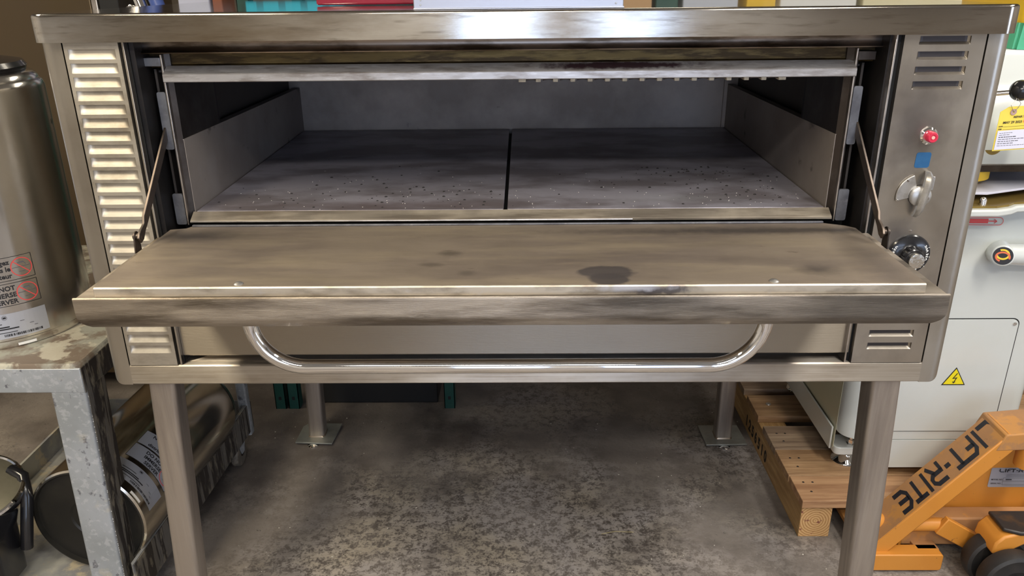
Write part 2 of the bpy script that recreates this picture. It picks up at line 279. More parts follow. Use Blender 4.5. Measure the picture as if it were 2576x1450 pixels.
def ribbon(bm, pts, w, o, u, v, d, depth):   # thick 2D polyline, mitred
    P = [Vector((p[0], p[1])) for p in pts]; L = []; Rr = []
    for i, p in enumerate(P):
        t1 = (P[i]-P[i-1]).normalized() if i else (P[1]-P[0]).normalized()
        t2 = (P[i+1]-P[i]).normalized() if i < len(P)-1 else t1
        n1 = Vector((-t1.y, t1.x)); n2 = Vector((-t2.y, t2.x)); m = (n1+n2).normalized(); k = w/2/max(.4, m.dot(n1))
        L.append(p+m*k); Rr.append(p-m*k)
    for i in range(len(P)-1):
        prism(bm, [tuple(L[i]), tuple(L[i+1]), tuple(Rr[i+1]), tuple(Rr[i])], o, u, v, d, depth)
def make(name, bm, m, parent=None, bevel=0, smooth=None, seg=2, solid=0):
    """link a bmesh as ONE mesh object; children are stored relative to their thing's base"""
    root = parent
    while root is not None and root.parent is not None: root = root.parent
    off = Vector(root.location) if root is not None else Vector((0, 0, 0))
    bmesh.ops.remove_doubles(bm, verts=bm.verts, dist=1e-6)
    bmesh.ops.recalc_face_normals(bm, faces=bm.faces)
    if root is None and name not in STRUCT:
        z = min(v.co.z for v in bm.verts); n = len(bm.verts)
        off = Vector((sum(v.co.x for v in bm.verts)/n, sum(v.co.y for v in bm.verts)/n, z))
    for v in bm.verts: v.co -= off
    me = bpy.data.meshes.new(name); bm.to_mesh(me); bm.free()
    o = bpy.data.objects.new(name, me); COL.objects.link(o)
    if root is None: o.location = off
    else: o.parent = parent
    for mm in (m if isinstance(m, (list, tuple)) else [m]): me.materials.append(mm)
    if bevel:
        md = o.modifiers.new('bevel', 'BEVEL'); md.width = bevel; md.segments = seg; md.limit_method = 'ANGLE'; md.angle_limit = math.radians(35)
    if solid:
        md = o.modifiers.new('solidify', 'SOLIDIFY'); md.thickness = solid; md.offset = 0
    if smooth is not None or bevel:
        for p in me.polygons: p.use_smooth = True
        try: me.set_sharp_from_angle(angle=math.radians(smooth if smooth else 35))
        except Exception: pass
    return o
STRUCT = set()
def thing(name, label, cat, loc, group=None):
    o = bpy.data.objects.new(name, None); COL.objects.link(o); o.location = loc; o.empty_display_size = .05
    o['label'] = label; o['category'] = cat
    if group: o['group'] = group
    return o
def tag(o, label, cat, group=None, kind=None):
    o['label'] = label; o['category'] = cat
    if group: o['group'] = group
    if kind: o['kind'] = kind
    return o
def struct(name, bm, m, **k):
    STRUCT.add(name); o = make(name, bm, m, **k); o['kind'] = 'structure'; return o
def text2d(s, size, align='LEFT', bold=0.0):
    cu = bpy.data.curves.new('t', 'FONT'); cu.body = s; cu.size = size; cu.align_x = align; cu.offset = bold; cu.resolution_u = 3
    o = bpy.data.objects.new('t', cu); COL.objects.link(o); bpy.context.view_layer.update()
    me = bpy.data.meshes.new_from_object(o.evaluated_get(bpy.context.evaluated_depsgraph_get()))
    V = [tuple(v.co) for v in me.vertices]; F = [tuple(p.vertices) for p in me.polygons]
    bpy.data.objects.remove(o); bpy.data.curves.remove(cu); bpy.data.meshes.remove(me)
    return V, F
def put2d(bm, VF, fn):
    vv = [bm.verts.new(fn(v[0], v[1])) for v in VF[0]]
    for f in VF[1]:
        try: bm.faces.new([vv[i] for i in f])
        except ValueError: pass
def flat(o, u, v, lift=0.0):
    o, u, v = Vector(o), Vector(u), Vector(v); n = u.cross(v).normalized()
    return lambda a, b: o+u*a+v*b+n*lift
def quadgrid(w, h, n=10, x0=0, y0=0):
    V = [(x0+w*i/n, y0+h*j) for j in (0, 1) for i in range(n+1)]
    return V, [(i, i+1, i+n+2, i+n+1) for i in range(n)]
def ring2d(cx, cy, r, w, n=32):
    V = [(cx+rr*math.cos(2*PI*i/n), cy+rr*math.sin(2*PI*i/n)) for rr in (r-w/2, r+w/2) for i in range(n)]
    return V, [(i, (i+1) % n, n+(i+1) % n, n+i) for i in range(n)]
def line2d(a, b, w):
    a, b = Vector(a), Vector(b); t = (b-a).normalized(); nn = Vector((-t.y, t.x))*w/2; k = 8
    V = [tuple(a+(b-a)*i/k+s*nn) for s in (-1, 1) for i in range(k+1)]
    return V, [(i, i+1, i+k+2, i+k+1) for i in range(k)]
def wrap(c, ax, U, Vv, r, a0, h0, sgn):
    c, ax, U, Vv = Vector(c), Vector(ax).normalized(), Vector(U), Vector(Vv)
    return lambda a, b, lift=0: c+ax*(h0+b)+(U*math.cos(a0+sgn*a/r)+Vv*math.sin(a0+sgn*a/r))*(r+lift)

# ================================================================= room
bm = B(); box(bm, -4.2, 4.2, -5.6, 3.9, FZ-.1, FZ); struct('floor', bm, floor_m)
bm = B(); box(bm, -4.2, 4.2, -5.6, 3.9, CEIL, CEIL+.1); struct('ceiling', bm, ceil_m)
bm = B(); box(bm, -4.3, -4.2, -5.6, 3.9, FZ, CEIL); struct('wall_left', bm, wall_m)
bm = B(); box(bm, 4.2, 4.3, -5.6, 3.9, FZ, CEIL); struct('wall_right', bm, wall_m)
bm = B(); box(bm, -4.2, 4.2, 3.9, 4.0, FZ, CEIL); struct('wall_back', bm, wall_dark)
bm = B()
for (a, b, z0, z1) in ((-4.2, -.55, FZ, CEIL), (.21, .64, .28, 2.82), (1.40, 4.2, FZ, CEIL), (-.55, 1.40, FZ, .28), (-.55, 1.40, 2.82, CEIL)): box(bm, a, b, -5.6, -5.5, z0, z1)
struct('wall_front', bm, wall_m)
for i, (a, b) in enumerate(((-.55, .21), (.64, 1.40))):
    bm = B(); box(bm, a, b, -5.59, -5.57, .28, 2.82); struct('window_%d' % (i+1), bm, glass_day)
    fr = B()
    for q in ((a, a+.03, .28, 2.82), (b-.03, b, .28, 2.82), (a, b, .28, .31), (a, b, 2.79, 2.82)): box(fr, q[0], q[1], -5.56, -5.48, q[2], q[3])
    struct('trim_%d' % (i+1), fr, alu)
bm = B(); box(bm, 4.17, 4.19, -2.98, -2.02, .57, 2.63); struct('window_3', bm, glass_day)
fr = B()
for q in ((-3.02, -2.97, .52, 2.68), (-2.03, -1.98, .52, 2.68), (-3.02, -1.98, .52, .57), (-3.02, -1.98, 2.63, 2.68)): box(fr, 4.14, 4.195, q[0], q[1], q[2], q[3])
struct('trim_3', fr, alu)
for (lx, ly, ax, pw, lc) in LAMPS:
    t = thing('ceiling_lamp', 'fluorescent ceiling lamp with a white diffuser above the workshop', 'lamp', (lx, ly, CEIL-.14), 'fluorescent ceiling lamps')
    sx, sy = (.24, .92) if ax == 0 else (.92, .24)
    bm = B(); box(bm, lx-sx, lx+sx, ly-sy, ly+sy, CEIL-.09, CEIL); make('housing', bm, wall_m, t, bevel=.006)
    bm = B(); box(bm, lx-sx*.85, lx+sx*.85, ly-sy*.95, ly+sy*.95, CEIL-.13, CEIL-.091); make('diffuser', bm, lamp_m, t, bevel=.01)

# ================================================================= the oven
XL, XR = -.978, .986                  # outer body sides
oven = thing('pizza_oven', 'large stainless steel deck oven with its door folded open, on four tall legs', 'oven', OVB)
def O(name, bm, m, parent=None, **k): return make(name, bm, m, parent or oven, **k)
# cap with rounded corners, its top sinks slightly to the back
bm = B(); poly = rrect(XL-.006, XR+.004, -.015, 1.13, .035, 8)
def capz(y, z): return z-.015*(y+.015)/1.14 if z > 1.55 else z
loft(bm, [[(x, y, 1.523) for x, y in poly], [(x, y, capz(y, 1.572)) for x, y in poly]], True, False)
ins = rrect(XL+.001, XR-.003, -.008, 1.124, .03, 8)
rg = [[(x, y, capz(y, 1.572)) for x, y in poly]]
for k in range(1, 5):
    a = k/4*PI/2; rg.append([(px+(ix-px)*(1-math.cos(a)), py+(iy-py)*(1-math.cos(a)), capz(py, 1.572+.006*math.sin(a))) for (px, py), (ix, iy) in zip(poly, ins)])
loft(bm, rg, True, False)
loft(bm, [[(x, y, 1.523) for x, y in poly], [(x*.985, .5+(y-.5)*.985, 1.524) for x, y in poly]], True, False)
cap = O('cap', bm, cap_steel, smooth=40)
bm = B(); tp = [(ix, iy, capz(py, 1.578)+.0001) for (px, py), (ix, iy) in zip(poly, ins)]
bm.faces.new(vs(bm, tp)); O('top_sheet', bm, cap_top_steel)
# corner posts running into the side walls
def corner(xo, xs, s):
    bm = B(); r = .03; path = [(xs, 0, .739)]
    path.append((xo+s*r, 0, .739))
    for i in range(1, 9):
        a = i/8*PI/2; path.append((xo+s*r-s*r*math.sin(a), r-r*math.cos(a), .739+.028*(1-math.cos(a))))
    path += [(xo, .2, .767), (xo, 1.125, .767)]
    loft(bm, [[(x, y, zb) for x, y, zb in path], [(x, y, 1.523) for x, y, zb in path]], False, False)
    loft(bm, [[(xs, 0, .739), (xs, 0, 1.523)], [(xs, .014, .739), (xs, .014, 1.523)]], False, False)
    O('corner_post', bm, steel_v, smooth=50)
corner(XL, -.9275, 1); corner(XR, .9335, -1)
# louvred panels
def louver_panel(name, x0, x1, z0, z1, rows, lx0, lx1, m, D=.0052, hh=.020, rp=.55, slot_shade=None):
    bm = B(); rows = sorted(rows); z = z0; nz = 10
    ee = [hh*.6*(1-math.cos(k/8*PI/2)) for k in range(9)]; US = [lx0+e for e in ee]+[lx0+hh*.6+(lx1-lx0-1.2*hh)*k/5 for k in range(1, 5)]+[lx1-e for e in ee[::-1]]; nx = len(US)-1
    def quad(a, b, c, d): bm.faces.new(vs(bm, [(a, 0, c), (b, 0, c), (b, 0, d), (a, 0, d)]))
    for rz in rows:                                   # rz = top edge of the louver
        if rz-hh > z: quad(x0, x1, z, rz-hh)
        quad(x0, lx0, rz-hh, rz); quad(lx1, x1, rz-hh, rz)
        G = []
        for j in range(nz+2):
            v = min(j/nz, 1); row = []
            for i in range(nx+1):
                xx = US[i]; e = min(xx-lx0, lx1-xx)/(hh*.6); s = math.sqrt(max(0, 1-(1-min(1, e))**2))
                q_ = min(1, v/rp); dd = 0 if j == nz+1 else D*s*(q_ if q_ < 1 else 1)
                row.append(bm.verts.new((xx, dd, rz-hh+hh*v)))
            G.append(row)
        for j in range(nz+1):
            for i in range(nx): bm.faces.new((G[j][i], G[j][i+1], G[j+1][i+1], G[j+1][i]))
        z = rz
    quad(x0, x1, z, z1)
    for xe in (x0, x1): loft(bm, [[(xe, 0, z0), (xe, 0, z1)], [(xe, .014, z0), (xe, .014, z1)]], False, False)
    o = O(name, bm, [m, slot_shade] if slot_shade else m, smooth=30)
    for p in o.data.polygons:
        if abs(p.normal.y) > .9999: p.use_smooth = False
        if slot_shade and all(o.data.vertices[i].co.y+OVB[1] > D*.8 for i in p.vertices): p.material_index = 1
    return o
louver_panel('louver_panel', -.9245, -.812, .7905, 1.523, [1.509-.02778*i for i in range(25)], -.917, -.820, panel_steel)
ctrl = louver_panel('control_panel', .768, .930, .7905, 1.523, [1.519, 1.4895, 1.460, 1.431, .874, .842], .798, .9, control_steel, D=.008, rp=.3, hh=.0165, slot_shade=mat('shaded_louver_slot', (.075, .068, .07), .45, .8))  # deep louver faces get a darker colour, painting in the shade of the slots
for q in ((-.9275, -.9245), (.930, .9335)):       # dark seams behind the panels' edges
    pass
bm = B(); box(bm, -.935, -.80, .0145, .0185, .79, 1.523); O('panel_backing', bm, black_matte)
bm = B(); box(bm, .76, .94, .0145, .0185, .79, 1.523); O('panel_backing', bm, black_matte)
# slim slide strips beside the opening
for a, b in ((-.8065, -.8015), (.752, .7565)):
    bm = B(); box(bm, a, b, .002, .3, .79, 1.523); O('opening_strip', bm, edge_m if a > 0 else steel_v, bevel=.001)
# bottom rail, bottom pan, back
bm = B(); sheet(bm, [(.10, .790), (.003, .790), (0, .787), (0, .742), (.003, .739), (.06, .739)], -.9275, .9335); O('bottom_rail', bm, steel)
bm = B(); box(bm, XL+.004, XR-.004, .05, 1.12, .741, .745); O('bottom_pan', bm, dark_steel)
bm = B(); box(bm, XL+.003, XR-.003, 1.12, 1.125, .745, 1.523); O('back_panel', bm, steel_v)
bm = B(); sheet(bm, [(.014, 1.09), (.0135, .811), (.0165, .808), (.05, .808)], -.801, .764); O('kick_panel', bm, kick_steel)
bm = B(); box(bm, -.80, .75, .12, .124, .745, 1.11); O('lower_bulkhead', bm, black_matte)
bm = B()
bm.faces.new(vs(bm, [(-.79, .02, .7905), (-.56, .02, .7905), (-.66, .05, .80), (-.70, .06, .807)])); O('bent_flange', bm, steel, solid=.001)
# recess beside the chamber
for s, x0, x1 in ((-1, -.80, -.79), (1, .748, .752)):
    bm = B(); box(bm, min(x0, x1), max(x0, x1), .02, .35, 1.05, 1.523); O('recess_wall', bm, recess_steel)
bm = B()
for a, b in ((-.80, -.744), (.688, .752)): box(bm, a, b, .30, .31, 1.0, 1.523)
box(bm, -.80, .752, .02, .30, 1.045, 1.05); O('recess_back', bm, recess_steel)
# hood, heat tinted strip, lintel
bm = B(); sheet(bm, [(.0, 1.5232), (.052, 1.522), (.058, 1.512), (.056, 1.503), (.050, 1.4985), (.047, 1.4965), (.048, 1.4945), (.086, 1.4935)], -.80, .752); O('hood', bm, hood_steel, smooth=50)
bm = B(); sheet(bm, [(.086, 1.494), (.083, 1.470), (.088, 1.462)], -.80, .752); O('tinted_strip', bm, gold_steel)
bm = B(); sheet(bm, [(.088, 1.463), (.0745, 1.4672), (.072, 1.4665), (.047, 1.4535), (.045, 1.4515), (.045, 1.4375), (.0465, 1.436), (.075, 1.436)], -.752, .701)
for xe in (-.752, .701): bm.faces.new(vs(bm, [(xe, .088, 1.463), (xe, .0745, 1.4672), (xe, .047, 1.4535), (xe, .045, 1.4515), (xe, .045, 1.4375), (xe, .0465, 1.436), (xe, .088, 1.436)]))
O('lintel', bm, lintel_steel)
# side frame posts
for s, xe, xc in ((-1, -.757, -.744), (1, .704, .688)):
    bm = B(); box(bm, min(xe, xe-s*.004), max(xe, xe-s*.004), .057, .07, 1.118, 1.492); O('frame_edge', bm, edge_m, bevel=.0008)
    bm = B(); bm.faces.new(vs(bm, [(xe, .066, 1.118), (xe, .066, 1.492), (xc, .078, 1.492), (xc, .078, 1.118)])); bm.faces.new(vs(bm, [(xc, .078, 1.492), (xc, .078, 1.118), (xc, .30, 1.118), (xc, .30, 1.492)]))
    O('frame_jamb', bm, dark_steel)
    for z0, z1, ww in ((1.290, 1.414, .022), (1.118, 1.190, .026)):
        bm = B(); a, b = (xe+s*ww, xe+s*.003)
        prism(bm, rrect(min(a, b), max(a, b), z0, z1, .004, 3), (0, .062, 0), (1, 0, 0), (0, 0, 1), (0, 1, 0), .005); O('frame_plate', bm, bluegrey)
    bm = B(); a, b = xe+s*.036, xe; box(bm, min(a, b), max(a, b), .055, .085, 1.468, 1.486); O('hinge_block', bm, bluegrey if s < 0 else dark_steel, bevel=.001)
    bm = B(); a, b = xe+s*.013, xe+s*.006; box(bm, min(a, b), max(a, b), .085, .12, 1.12, 1.47); O('frame_rod', bm, dark_steel)
# chamber
CX0, CX1, CY0, CY1, DZ = -.743, .688, .073, 1.055, 1.146
bm = B(); box(bm, CX0-.04, CX1+.04, CY1, CY1+.004, 1.13, 1.46); O('back_liner', bm, liner)
for x, s in ((CX0, -1), (CX1, 1)):
    bm = B(); bm.faces.new(vs(bm, [(x, CY0+.004, DZ-.01), (x, CY1, DZ-.01), (x, CY1, 1.287), (x, CY0+.004, 1.309)]))
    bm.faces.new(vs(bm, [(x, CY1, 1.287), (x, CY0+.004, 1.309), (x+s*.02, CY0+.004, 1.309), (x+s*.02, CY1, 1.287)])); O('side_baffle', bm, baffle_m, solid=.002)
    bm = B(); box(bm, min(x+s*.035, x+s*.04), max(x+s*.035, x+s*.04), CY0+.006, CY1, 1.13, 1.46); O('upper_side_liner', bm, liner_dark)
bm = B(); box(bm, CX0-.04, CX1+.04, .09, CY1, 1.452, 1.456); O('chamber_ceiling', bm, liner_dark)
bm = B(); box(bm, CX0-.04, CX1+.04, CY0+.01, CY1, 1.12, 1.126); O('chamber_floor', bm, black_matte)
bm = B(); box(bm, CX0, CX1+.006, CY1-.012, CY1-.001, DZ, 1.45)
bm.free()
bm = B(); box(bm, CX1-.012, CX1-.001, CY1-.012, CY1-.001, DZ, 1.45); O('corner_strip', bm, liner)
for i, (a, b) in enumerate(((CX0+.004, -.0395), (-.0305, CX1-.004))):
    bm = B(); box(bm, a, b, CY0+.002, CY1-.014, DZ-.014, DZ); O('deck_board', bm, deck_m, bevel=.0015)
crumb = mat('charred_crumbs', (.02, .018, .018), .8); chalk = mat('pale_crumbs', (.6, .58, .55), .8)
# sill
bm = B(); sheet(bm, [(.072, 1.1455), (.048, 1.1325), (.0455, 1.1305), (.0455, 1.1265), (.06, 1.126)], -.745, .693); O('sill', bm, sill_m)
bm = B(); sheet(bm, [(.0452, 1.1308), (.0445, 1.1285), (.0452, 1.1262)], -.745, .25); O('sill_edge', bm, edge_m)
# ceramic element holder under the chamber ceiling
hold = None
bm = B(); cyl(bm, (-.003, .107, 1.434), (.566, .107, 1.434), .0055, n=10); el = O('heating_element', bm, element_m)
for i in range(16):
    x = -.003+i*.0373; wd = .008 if 0 < i < 15 else .012
    if i == 15: x = .556
    bm = B(); box(bm, x, x+wd*1.3, .094, .118, 1.4240, 1.445); O('ceramic_holder', bm, ceramic, el, bevel=.001)
for i in range(15):
    x = .012+i*.0373
    bm = B(); rings = []
    for k in range(7):
        t = k/6; rr = .0065-.0018*math.sin(t*PI); rings.append([(x+.0245*t, .105+rr*math.cos(a), 1.4320+rr*math.sin(a)) for a in [2*PI*q/10 for q in range(10)]])
    loft(bm, rings); O('element_coil', bm, element_m, el, smooth=60)
# door, folded down to level
door_bm = B(); DX0, DX1, DY0, DY1 = -.797, .752, -.372, -.004
prof = [(-.355, 1.1118), (-.3655, 1.1118), (-.3675, 1.1150), (-.3695, 1.1160), (-.3715, 1.1145), (DY0, 1.113), (DY0, 1.074), (-.369, 1.066), (-.362, 1.056), (-.356, 1.0545), (DY1-.01, 1.0545), (DY1-.01, 1.112)]
def doorx(side, y, z):                          # ends: lower corners rounded
    c = 0
    if z < 1.085 and y < -.35: c = .030*(1-math.sqrt(max(0, 1-min(1, (1.085-z)/.0306)**2)))
    return DX0+c if side < 0 else DX1-c
prof = [(y, z) for y, z in prof]
dense = []
for (a, b) in zip(prof, prof[1:]+prof[:1]):
    L = math.hypot(a[0]-b[0], a[1]-b[1]); n = max(1, int(L/.004)) if min(a[0], b[0]) < -.35 and L < .06 else 1
    for k in range(n): dense.append((a[0]+(b[0]-a[0])*k/n, a[1]+(b[1]-a[1])*k/n))
loft(door_bm, [[(doorx(-1, y, z), y, z) for y, z in dense], [(doorx(1, y, z), y, z) for y, z in dense]])
door = O('door', door_bm, door_out, smooth=45)
bm = B(); pl = [(-.767, -.353), (.717, -.353), (.717, -.03), (.700, -.012), (.655, .010), (-.728, .010), (-.735, -.003), (-.767, -.012)]
loft(bm, [[(x, y, 1.112) for x, y in pl], [(x, y, 1.1295) for x, y in pl]], True, False); bm.faces.new(vs(bm, [(x, y, 1.1295) for x, y in pl])); bmesh.ops.remove_doubles(bm, verts=bm.verts, dist=1e-6)
O('door_inner_plate', bm, door_pl, door, bevel=.0015)
bm = B(); sheet(bm, [(-.3525, 1.1302), (-.3545, 1.1298), (-.3562, 1.1275), (-.3565, 1.1125)], -.764, .715); 
for xe in (-.764, .715): bm.faces.new(vs(bm, [(xe, -.3525, 1.1302), (xe, -.3562, 1.1275), (xe, -.3565, 1.1125), (xe, -.3525, 1.1125)]))
O('plate_lip', bm, door_lip, door)
bm = B(); box(bm, -.725, .66, .004, .012, 1.1296, 1.1335); O('hinge_edge', bm, edge_m if 0 else bluegrey, door, bevel=.001)
for x in (-.508, .452):
    bm = B(); lathe(bm, (x, -.340, 1.1294), (0, 0, 1), [(.009, 0), (.009, .0012), (.006, .0035), (.0001, .004)], 16); O('rivet', bm, cast_m, door, smooth=40)
bm = B(); cx0, cx1, cz, R = -.404, .352, 1.0550, .098; pts = [(cx0-R, -.33, 1.060)]
pts += [(cx0-R*math.cos(t), -.33, cz-R*math.sin(t)) for t in [i/14*PI/2 for i in range(15)]]
pts += [(cx1+R*math.sin(t), -.33, cz-R*math.cos(t)) for t in [i/14*PI/2 for i in range(15)]]+[(cx1+R, -.33, 1.060)]
tube(bm, pts, .0138, 24); O('handle', bm, chrome, door, smooth=60)
# lugs and support arms
for s, x in ((-1, -.778), (1, .730)):
    yb, zb = -.128, 1.150
    bm = B(); poly = [(-.016, -.030), (.012, -.030), (.011, .0)]+[(.011*math.cos(a), .002+.011*math.sin(a)) for a in [i/8*PI for i in range(9)]]+[(-.011, .0)]
    prism(bm, poly, (x+s*.006, yb, zb), (0, 1, 0), (0, 0, 1), (s, 0, 0), .003); O('door_lug', bm, hinge_m if s < 0 else dark_steel, door, bevel=.0008)
    bm = B(); lathe(bm, (x+s*.012, yb, zb+.002), (-s, 0, 0), [(.007, 0), (.007, .016), (.004, .018)], 14); O('pivot_pin', bm, hinge_m, door, smooth=40)
    top = Vector((x-s*.002, .085, 1.345)); bot = Vector((x, yb, zb+.002)); d = (top-bot); L = d.length; d.normalize(); nrm = Vector((0, d.z, -d.y))
    W_ = .0105; poly = [(-.008, -.010), (-.011, .0), (-.008, .012), (-.004, .024), (-.004, .030), (-W_, .042), (-W_, L), (W_, L), (W_, .042), (.009, .020), (.011, 0), (.006, -.012)]
    bm = B(); prism(bm, poly, bot, nrm, d, (-s, 0, 0), .005); O('support_arm', bm, hinge_m, bevel=.0008)
# control panel furniture
bm = B(); lathe(bm, (.850, 0, 1.320), (0, -1, 0), [(.0175, 0), (.0178, .004), (.0145, .007), (.013, .007)], 28); il = O('indicator_bezel', bm, chrome, smooth=40)
bm = B(); lathe(bm, (.850, -.006, 1.320), (0, -1, 0), [(.0115, 0), (.0115, .014), (.0095, .017), (.006, .017), (.005, .015)], 28); O('indicator_lens', bm, red_lens, il, smooth=40)
bm = B(); lathe(bm, (.850, -.0210, 1.320), (0, -1, 0), [(.0035, 0), (.0035, .002)], 16); O('lens_centre', bm, mat('lens_centre', (.8, .45, .4), .3), il)
bm = B(); prism(bm, rrect(-.0155, .0155, -.0165, .0165, .005, 4), (.848, -.0006, 1.2685), (1, 0, 0), (.04, 0, 1), (0, 1, 0), .0004); O('blue_sticker', bm, blue_paint)
bm = B(); c = (.853, 0, 1.192)
arc = [(-.047*math.cos(a)-.003, .047*math.sin(a)) for a in [i/10*PI*.48-.25 for i in range(11)]]
arc2 = [(-.020*math.cos(a)-.003, .020*math.sin(a)) for a in [i/10*PI*.48-.25 for i in range(11)]]
prism(bm, arc+arc2[::-1], (c[0], -.005, c[2]), (1, 0, 0), (0, 0, 1), (0, 1, 0), .004)
box(bm, c[0]+.012, c[0]+.026, -.006, -.001, c[2]+.012, c[2]+.042); dq = O('damper_quadrant', bm, cast_m, bevel=.001)
for dx, dz in ((-.046, -.010), (-.030, .033), (.020, .040)):
    bm = B(); lathe(bm, (c[0]+dx, -.005, c[2]+dz), (0, -1, 0), [(.003, 0), (.002, .0015)], 10); O('quadrant_rivet', bm, chrome, dq)
bm = B(); lathe(bm, (c[0], -.004, c[2]), (0, -1, 0), [(.0225, 0), (.0225, .007), (.019, .010), (.001, .0105)], 32); O('damper_hub', bm, cast_m, dq, smooth=40)
bm = B(); rings = []                              # lever: flat faced bar bridging over the hub
for i in range(17):
    t = i/16; z = -.044+.098*t; e = 1-abs(2*t-1)**6; wd = .0040+.0042*e; xo = .014*(t-.45)+.0; yf = -.014-.015*e
    rings.append([(c[0]+xo+px*wd, py, c[2]+z) for px, py in ((-1, yf+.004), (-.55, yf), (.0, yf-.0025), (.55, yf), (1, yf+.004), (.8, yf+.014), (-.8, yf+.014))])
loft(bm, rings); O('damper_lever', bm, cast_m, dq, smooth=40)
bm = B(); lathe(bm, (c[0]+.0065, -.0135, c[2]-.002), (0, -1, 0), [(.0075, 0), (.0075, .006), (.006, .008), (.003, .0078)], 16); O('lever_screw', bm, chrome, dq, smooth=40)
dc = (.854, 0, 1.058)
bm = B(); lathe(bm, dc, (0, -1, 0), [(.046, 0), (.046, .004), (.0435, .007), (.030, .009), (.0235, .013), (.0215, .030), (.019, .032), (.001, .032)], 48); dial = O('thermostat_dial', bm, black_plastic, smooth=35)
bm = B()
for k in range(6):
    a = 2*PI*k/6; cyl(bm, (dc[0]+.0215*math.cos(a), -.012, dc[2]+.0215*math.sin(a)), (dc[0]+.0205*math.cos(a), -.031, dc[2]+.0205*math.sin(a)), .0035, n=8)
O('dial_grips', bm, black_plastic, dial, smooth=60)
bm = B(); lathe(bm, (dc[0]+.002, -.031, dc[2]-.003), (0, -1, 0), [(.016, 0), (.0175, .004), (.0165, .008), (.006, .0095), (.001, .009)], 20); O('dial_cap', bm, foil, dial, smooth=60)
bm = B()
for s_, ang in (('300', 25), ('350', -5), ('400', -36), ('450', -68), ('500', -100), ('550', -132), ('600', -164), ('650', 158)):
    a = math.radians(ang); ro = Vector((math.cos(a), 0, math.sin(a))); tn = Vector((math.sin(a), 0, -math.cos(a)))
    put2d(bm, text2d(s_, .0115, 'CENTER', .0003), flat(Vector((dc[0], -.0082, dc[2]))+ro*.0315, tn, ro))
    put2d(bm, line2d((0, .0105), (0, .0135), .001), flat(Vector((dc[0], -.0082, dc[2]))+ro*.031, tn, ro))
O('dial_numbers', bm, white_ink, dial)
bm = B(); lathe(bm, (.850, 0, 1.1115), (0, -1, 0), [(.0028, 0), (.002, .002)], 10); O('panel_screw', bm, chrome)
# legs
for (xt, xb, y, w2) in ((-.868, -.912, .045, .0315), (.866, .902, .045, .0345), (-.792, -.808, 1.03, .030), (.776, .776, 1.01, .030)):
    bm = B(); zb = -.045; zt = .742; q = rrect(-w2, w2, -w2, w2, .010, 4)
    loft(bm, [[(xb+a, y+b, zb) for a, b in q], [(xt+a, y+b, zt) for a, b in q]]); lg = O('leg', bm, bare_leg, smooth=50)
    bm = B(); s = -1 if xb < 0 else 1
    prism(bm, [(-.075, -.065), (.07, -.075), (.08, .07), (-.055, .075), (-.072, .05)] if s < 0 else [(-.075, -.07), (.082, -.065), (.075, .07), (-.08, .07)], (xb, y, zb-.006), (1, 0, 0), (0, 1, 0), (0, 0, 1), .006); O('foot_plate', bm, foot_m, lg, bevel=.001)
    bm = B(); lathe(bm, (xb-.005, y-.065, FZ), (0, 0, 1), [(.022, 0), (.022, .004), (.010, .0085)], 16); O('levelling_foot', bm, chrome, lg, smooth=40)
    bm = B(); q2 = rrect(-w2-.003, w2+.003, -w2-.003, w2+.003, .011, 4); loft(bm, [[(xb+a, y+b, zb) for a, b in q2], [(xb+a*.93, y+b*.93, zb+.005) for a, b in q2]]); O('weld_bead', bm, mat('weld_bead', (.42, .35, .27), .35, .9), lg, smooth=60)
# crumbs on the decks
bm = B(); rnd = random.Random(3)
for i in range(210):
    k = rnd.random()
    x = rnd.gauss(-.35, .22) if k < .45 else rnd.gauss(.50, .13); y = .09+abs(rnd.gauss(0, .16)) if k < .45 else .10+rnd.random()*.38
    if not (-.72 < x < -.05 or -.02 < x < .67) or y > .95: continue
    r = rnd.uniform(.0008, .0040); lathe(bm, (x, y, DZ), (0, 0, 1), [(r, 0), (r*.9, r*.35), (r*.3, r*.6)], 6)
tag(make('crumbs', bm, crumb), 'black charred crumbs scattered over the two oven deck plates', 'crumbs', kind='stuff')
bm = B()
for i in range(120):
    x = rnd.uniform(-.70, .66); y = .08+abs(rnd.gauss(0, .14)); z = DZ
    if -.05 < x < -.02: continue
    if y > .9: continue
    lathe(bm, (x, y, z), (0, 0, 1), [(rnd.uniform(.0006, .0016), 0), (.0004, .0008)], 5)
tag(make('flour_crumbs', bm, chalk), 'pale flour crumbs dotted over the front of the oven decks', 'crumbs', kind='stuff')

# ================================================================= metal tray on the oven top
t = thing('metal_tray', 'plain aluminium tray lying upturned in the middle of the oven top', 'tray', (0, .2, 1.576))
bm = B(); box(bm, -.209, .205, -.004, .38, 1.578, 1.66); make('tray_body', bm, alu, t, bevel=.0015)
bm = B(); box(bm, -.209, .206, -.008, .001, 1.5785, 1.5815); make('tray_flange', bm, alu, t, bevel=.0008)
for x in (-.195, .19):
    bm = B()
    for z in (1.587, 1.596): lathe(bm, (x, -.004, z), (0, -1, 0), [(.002, 0), (.0014, .0012)], 10)
    make('tray_rivets', bm, cast_m, t)

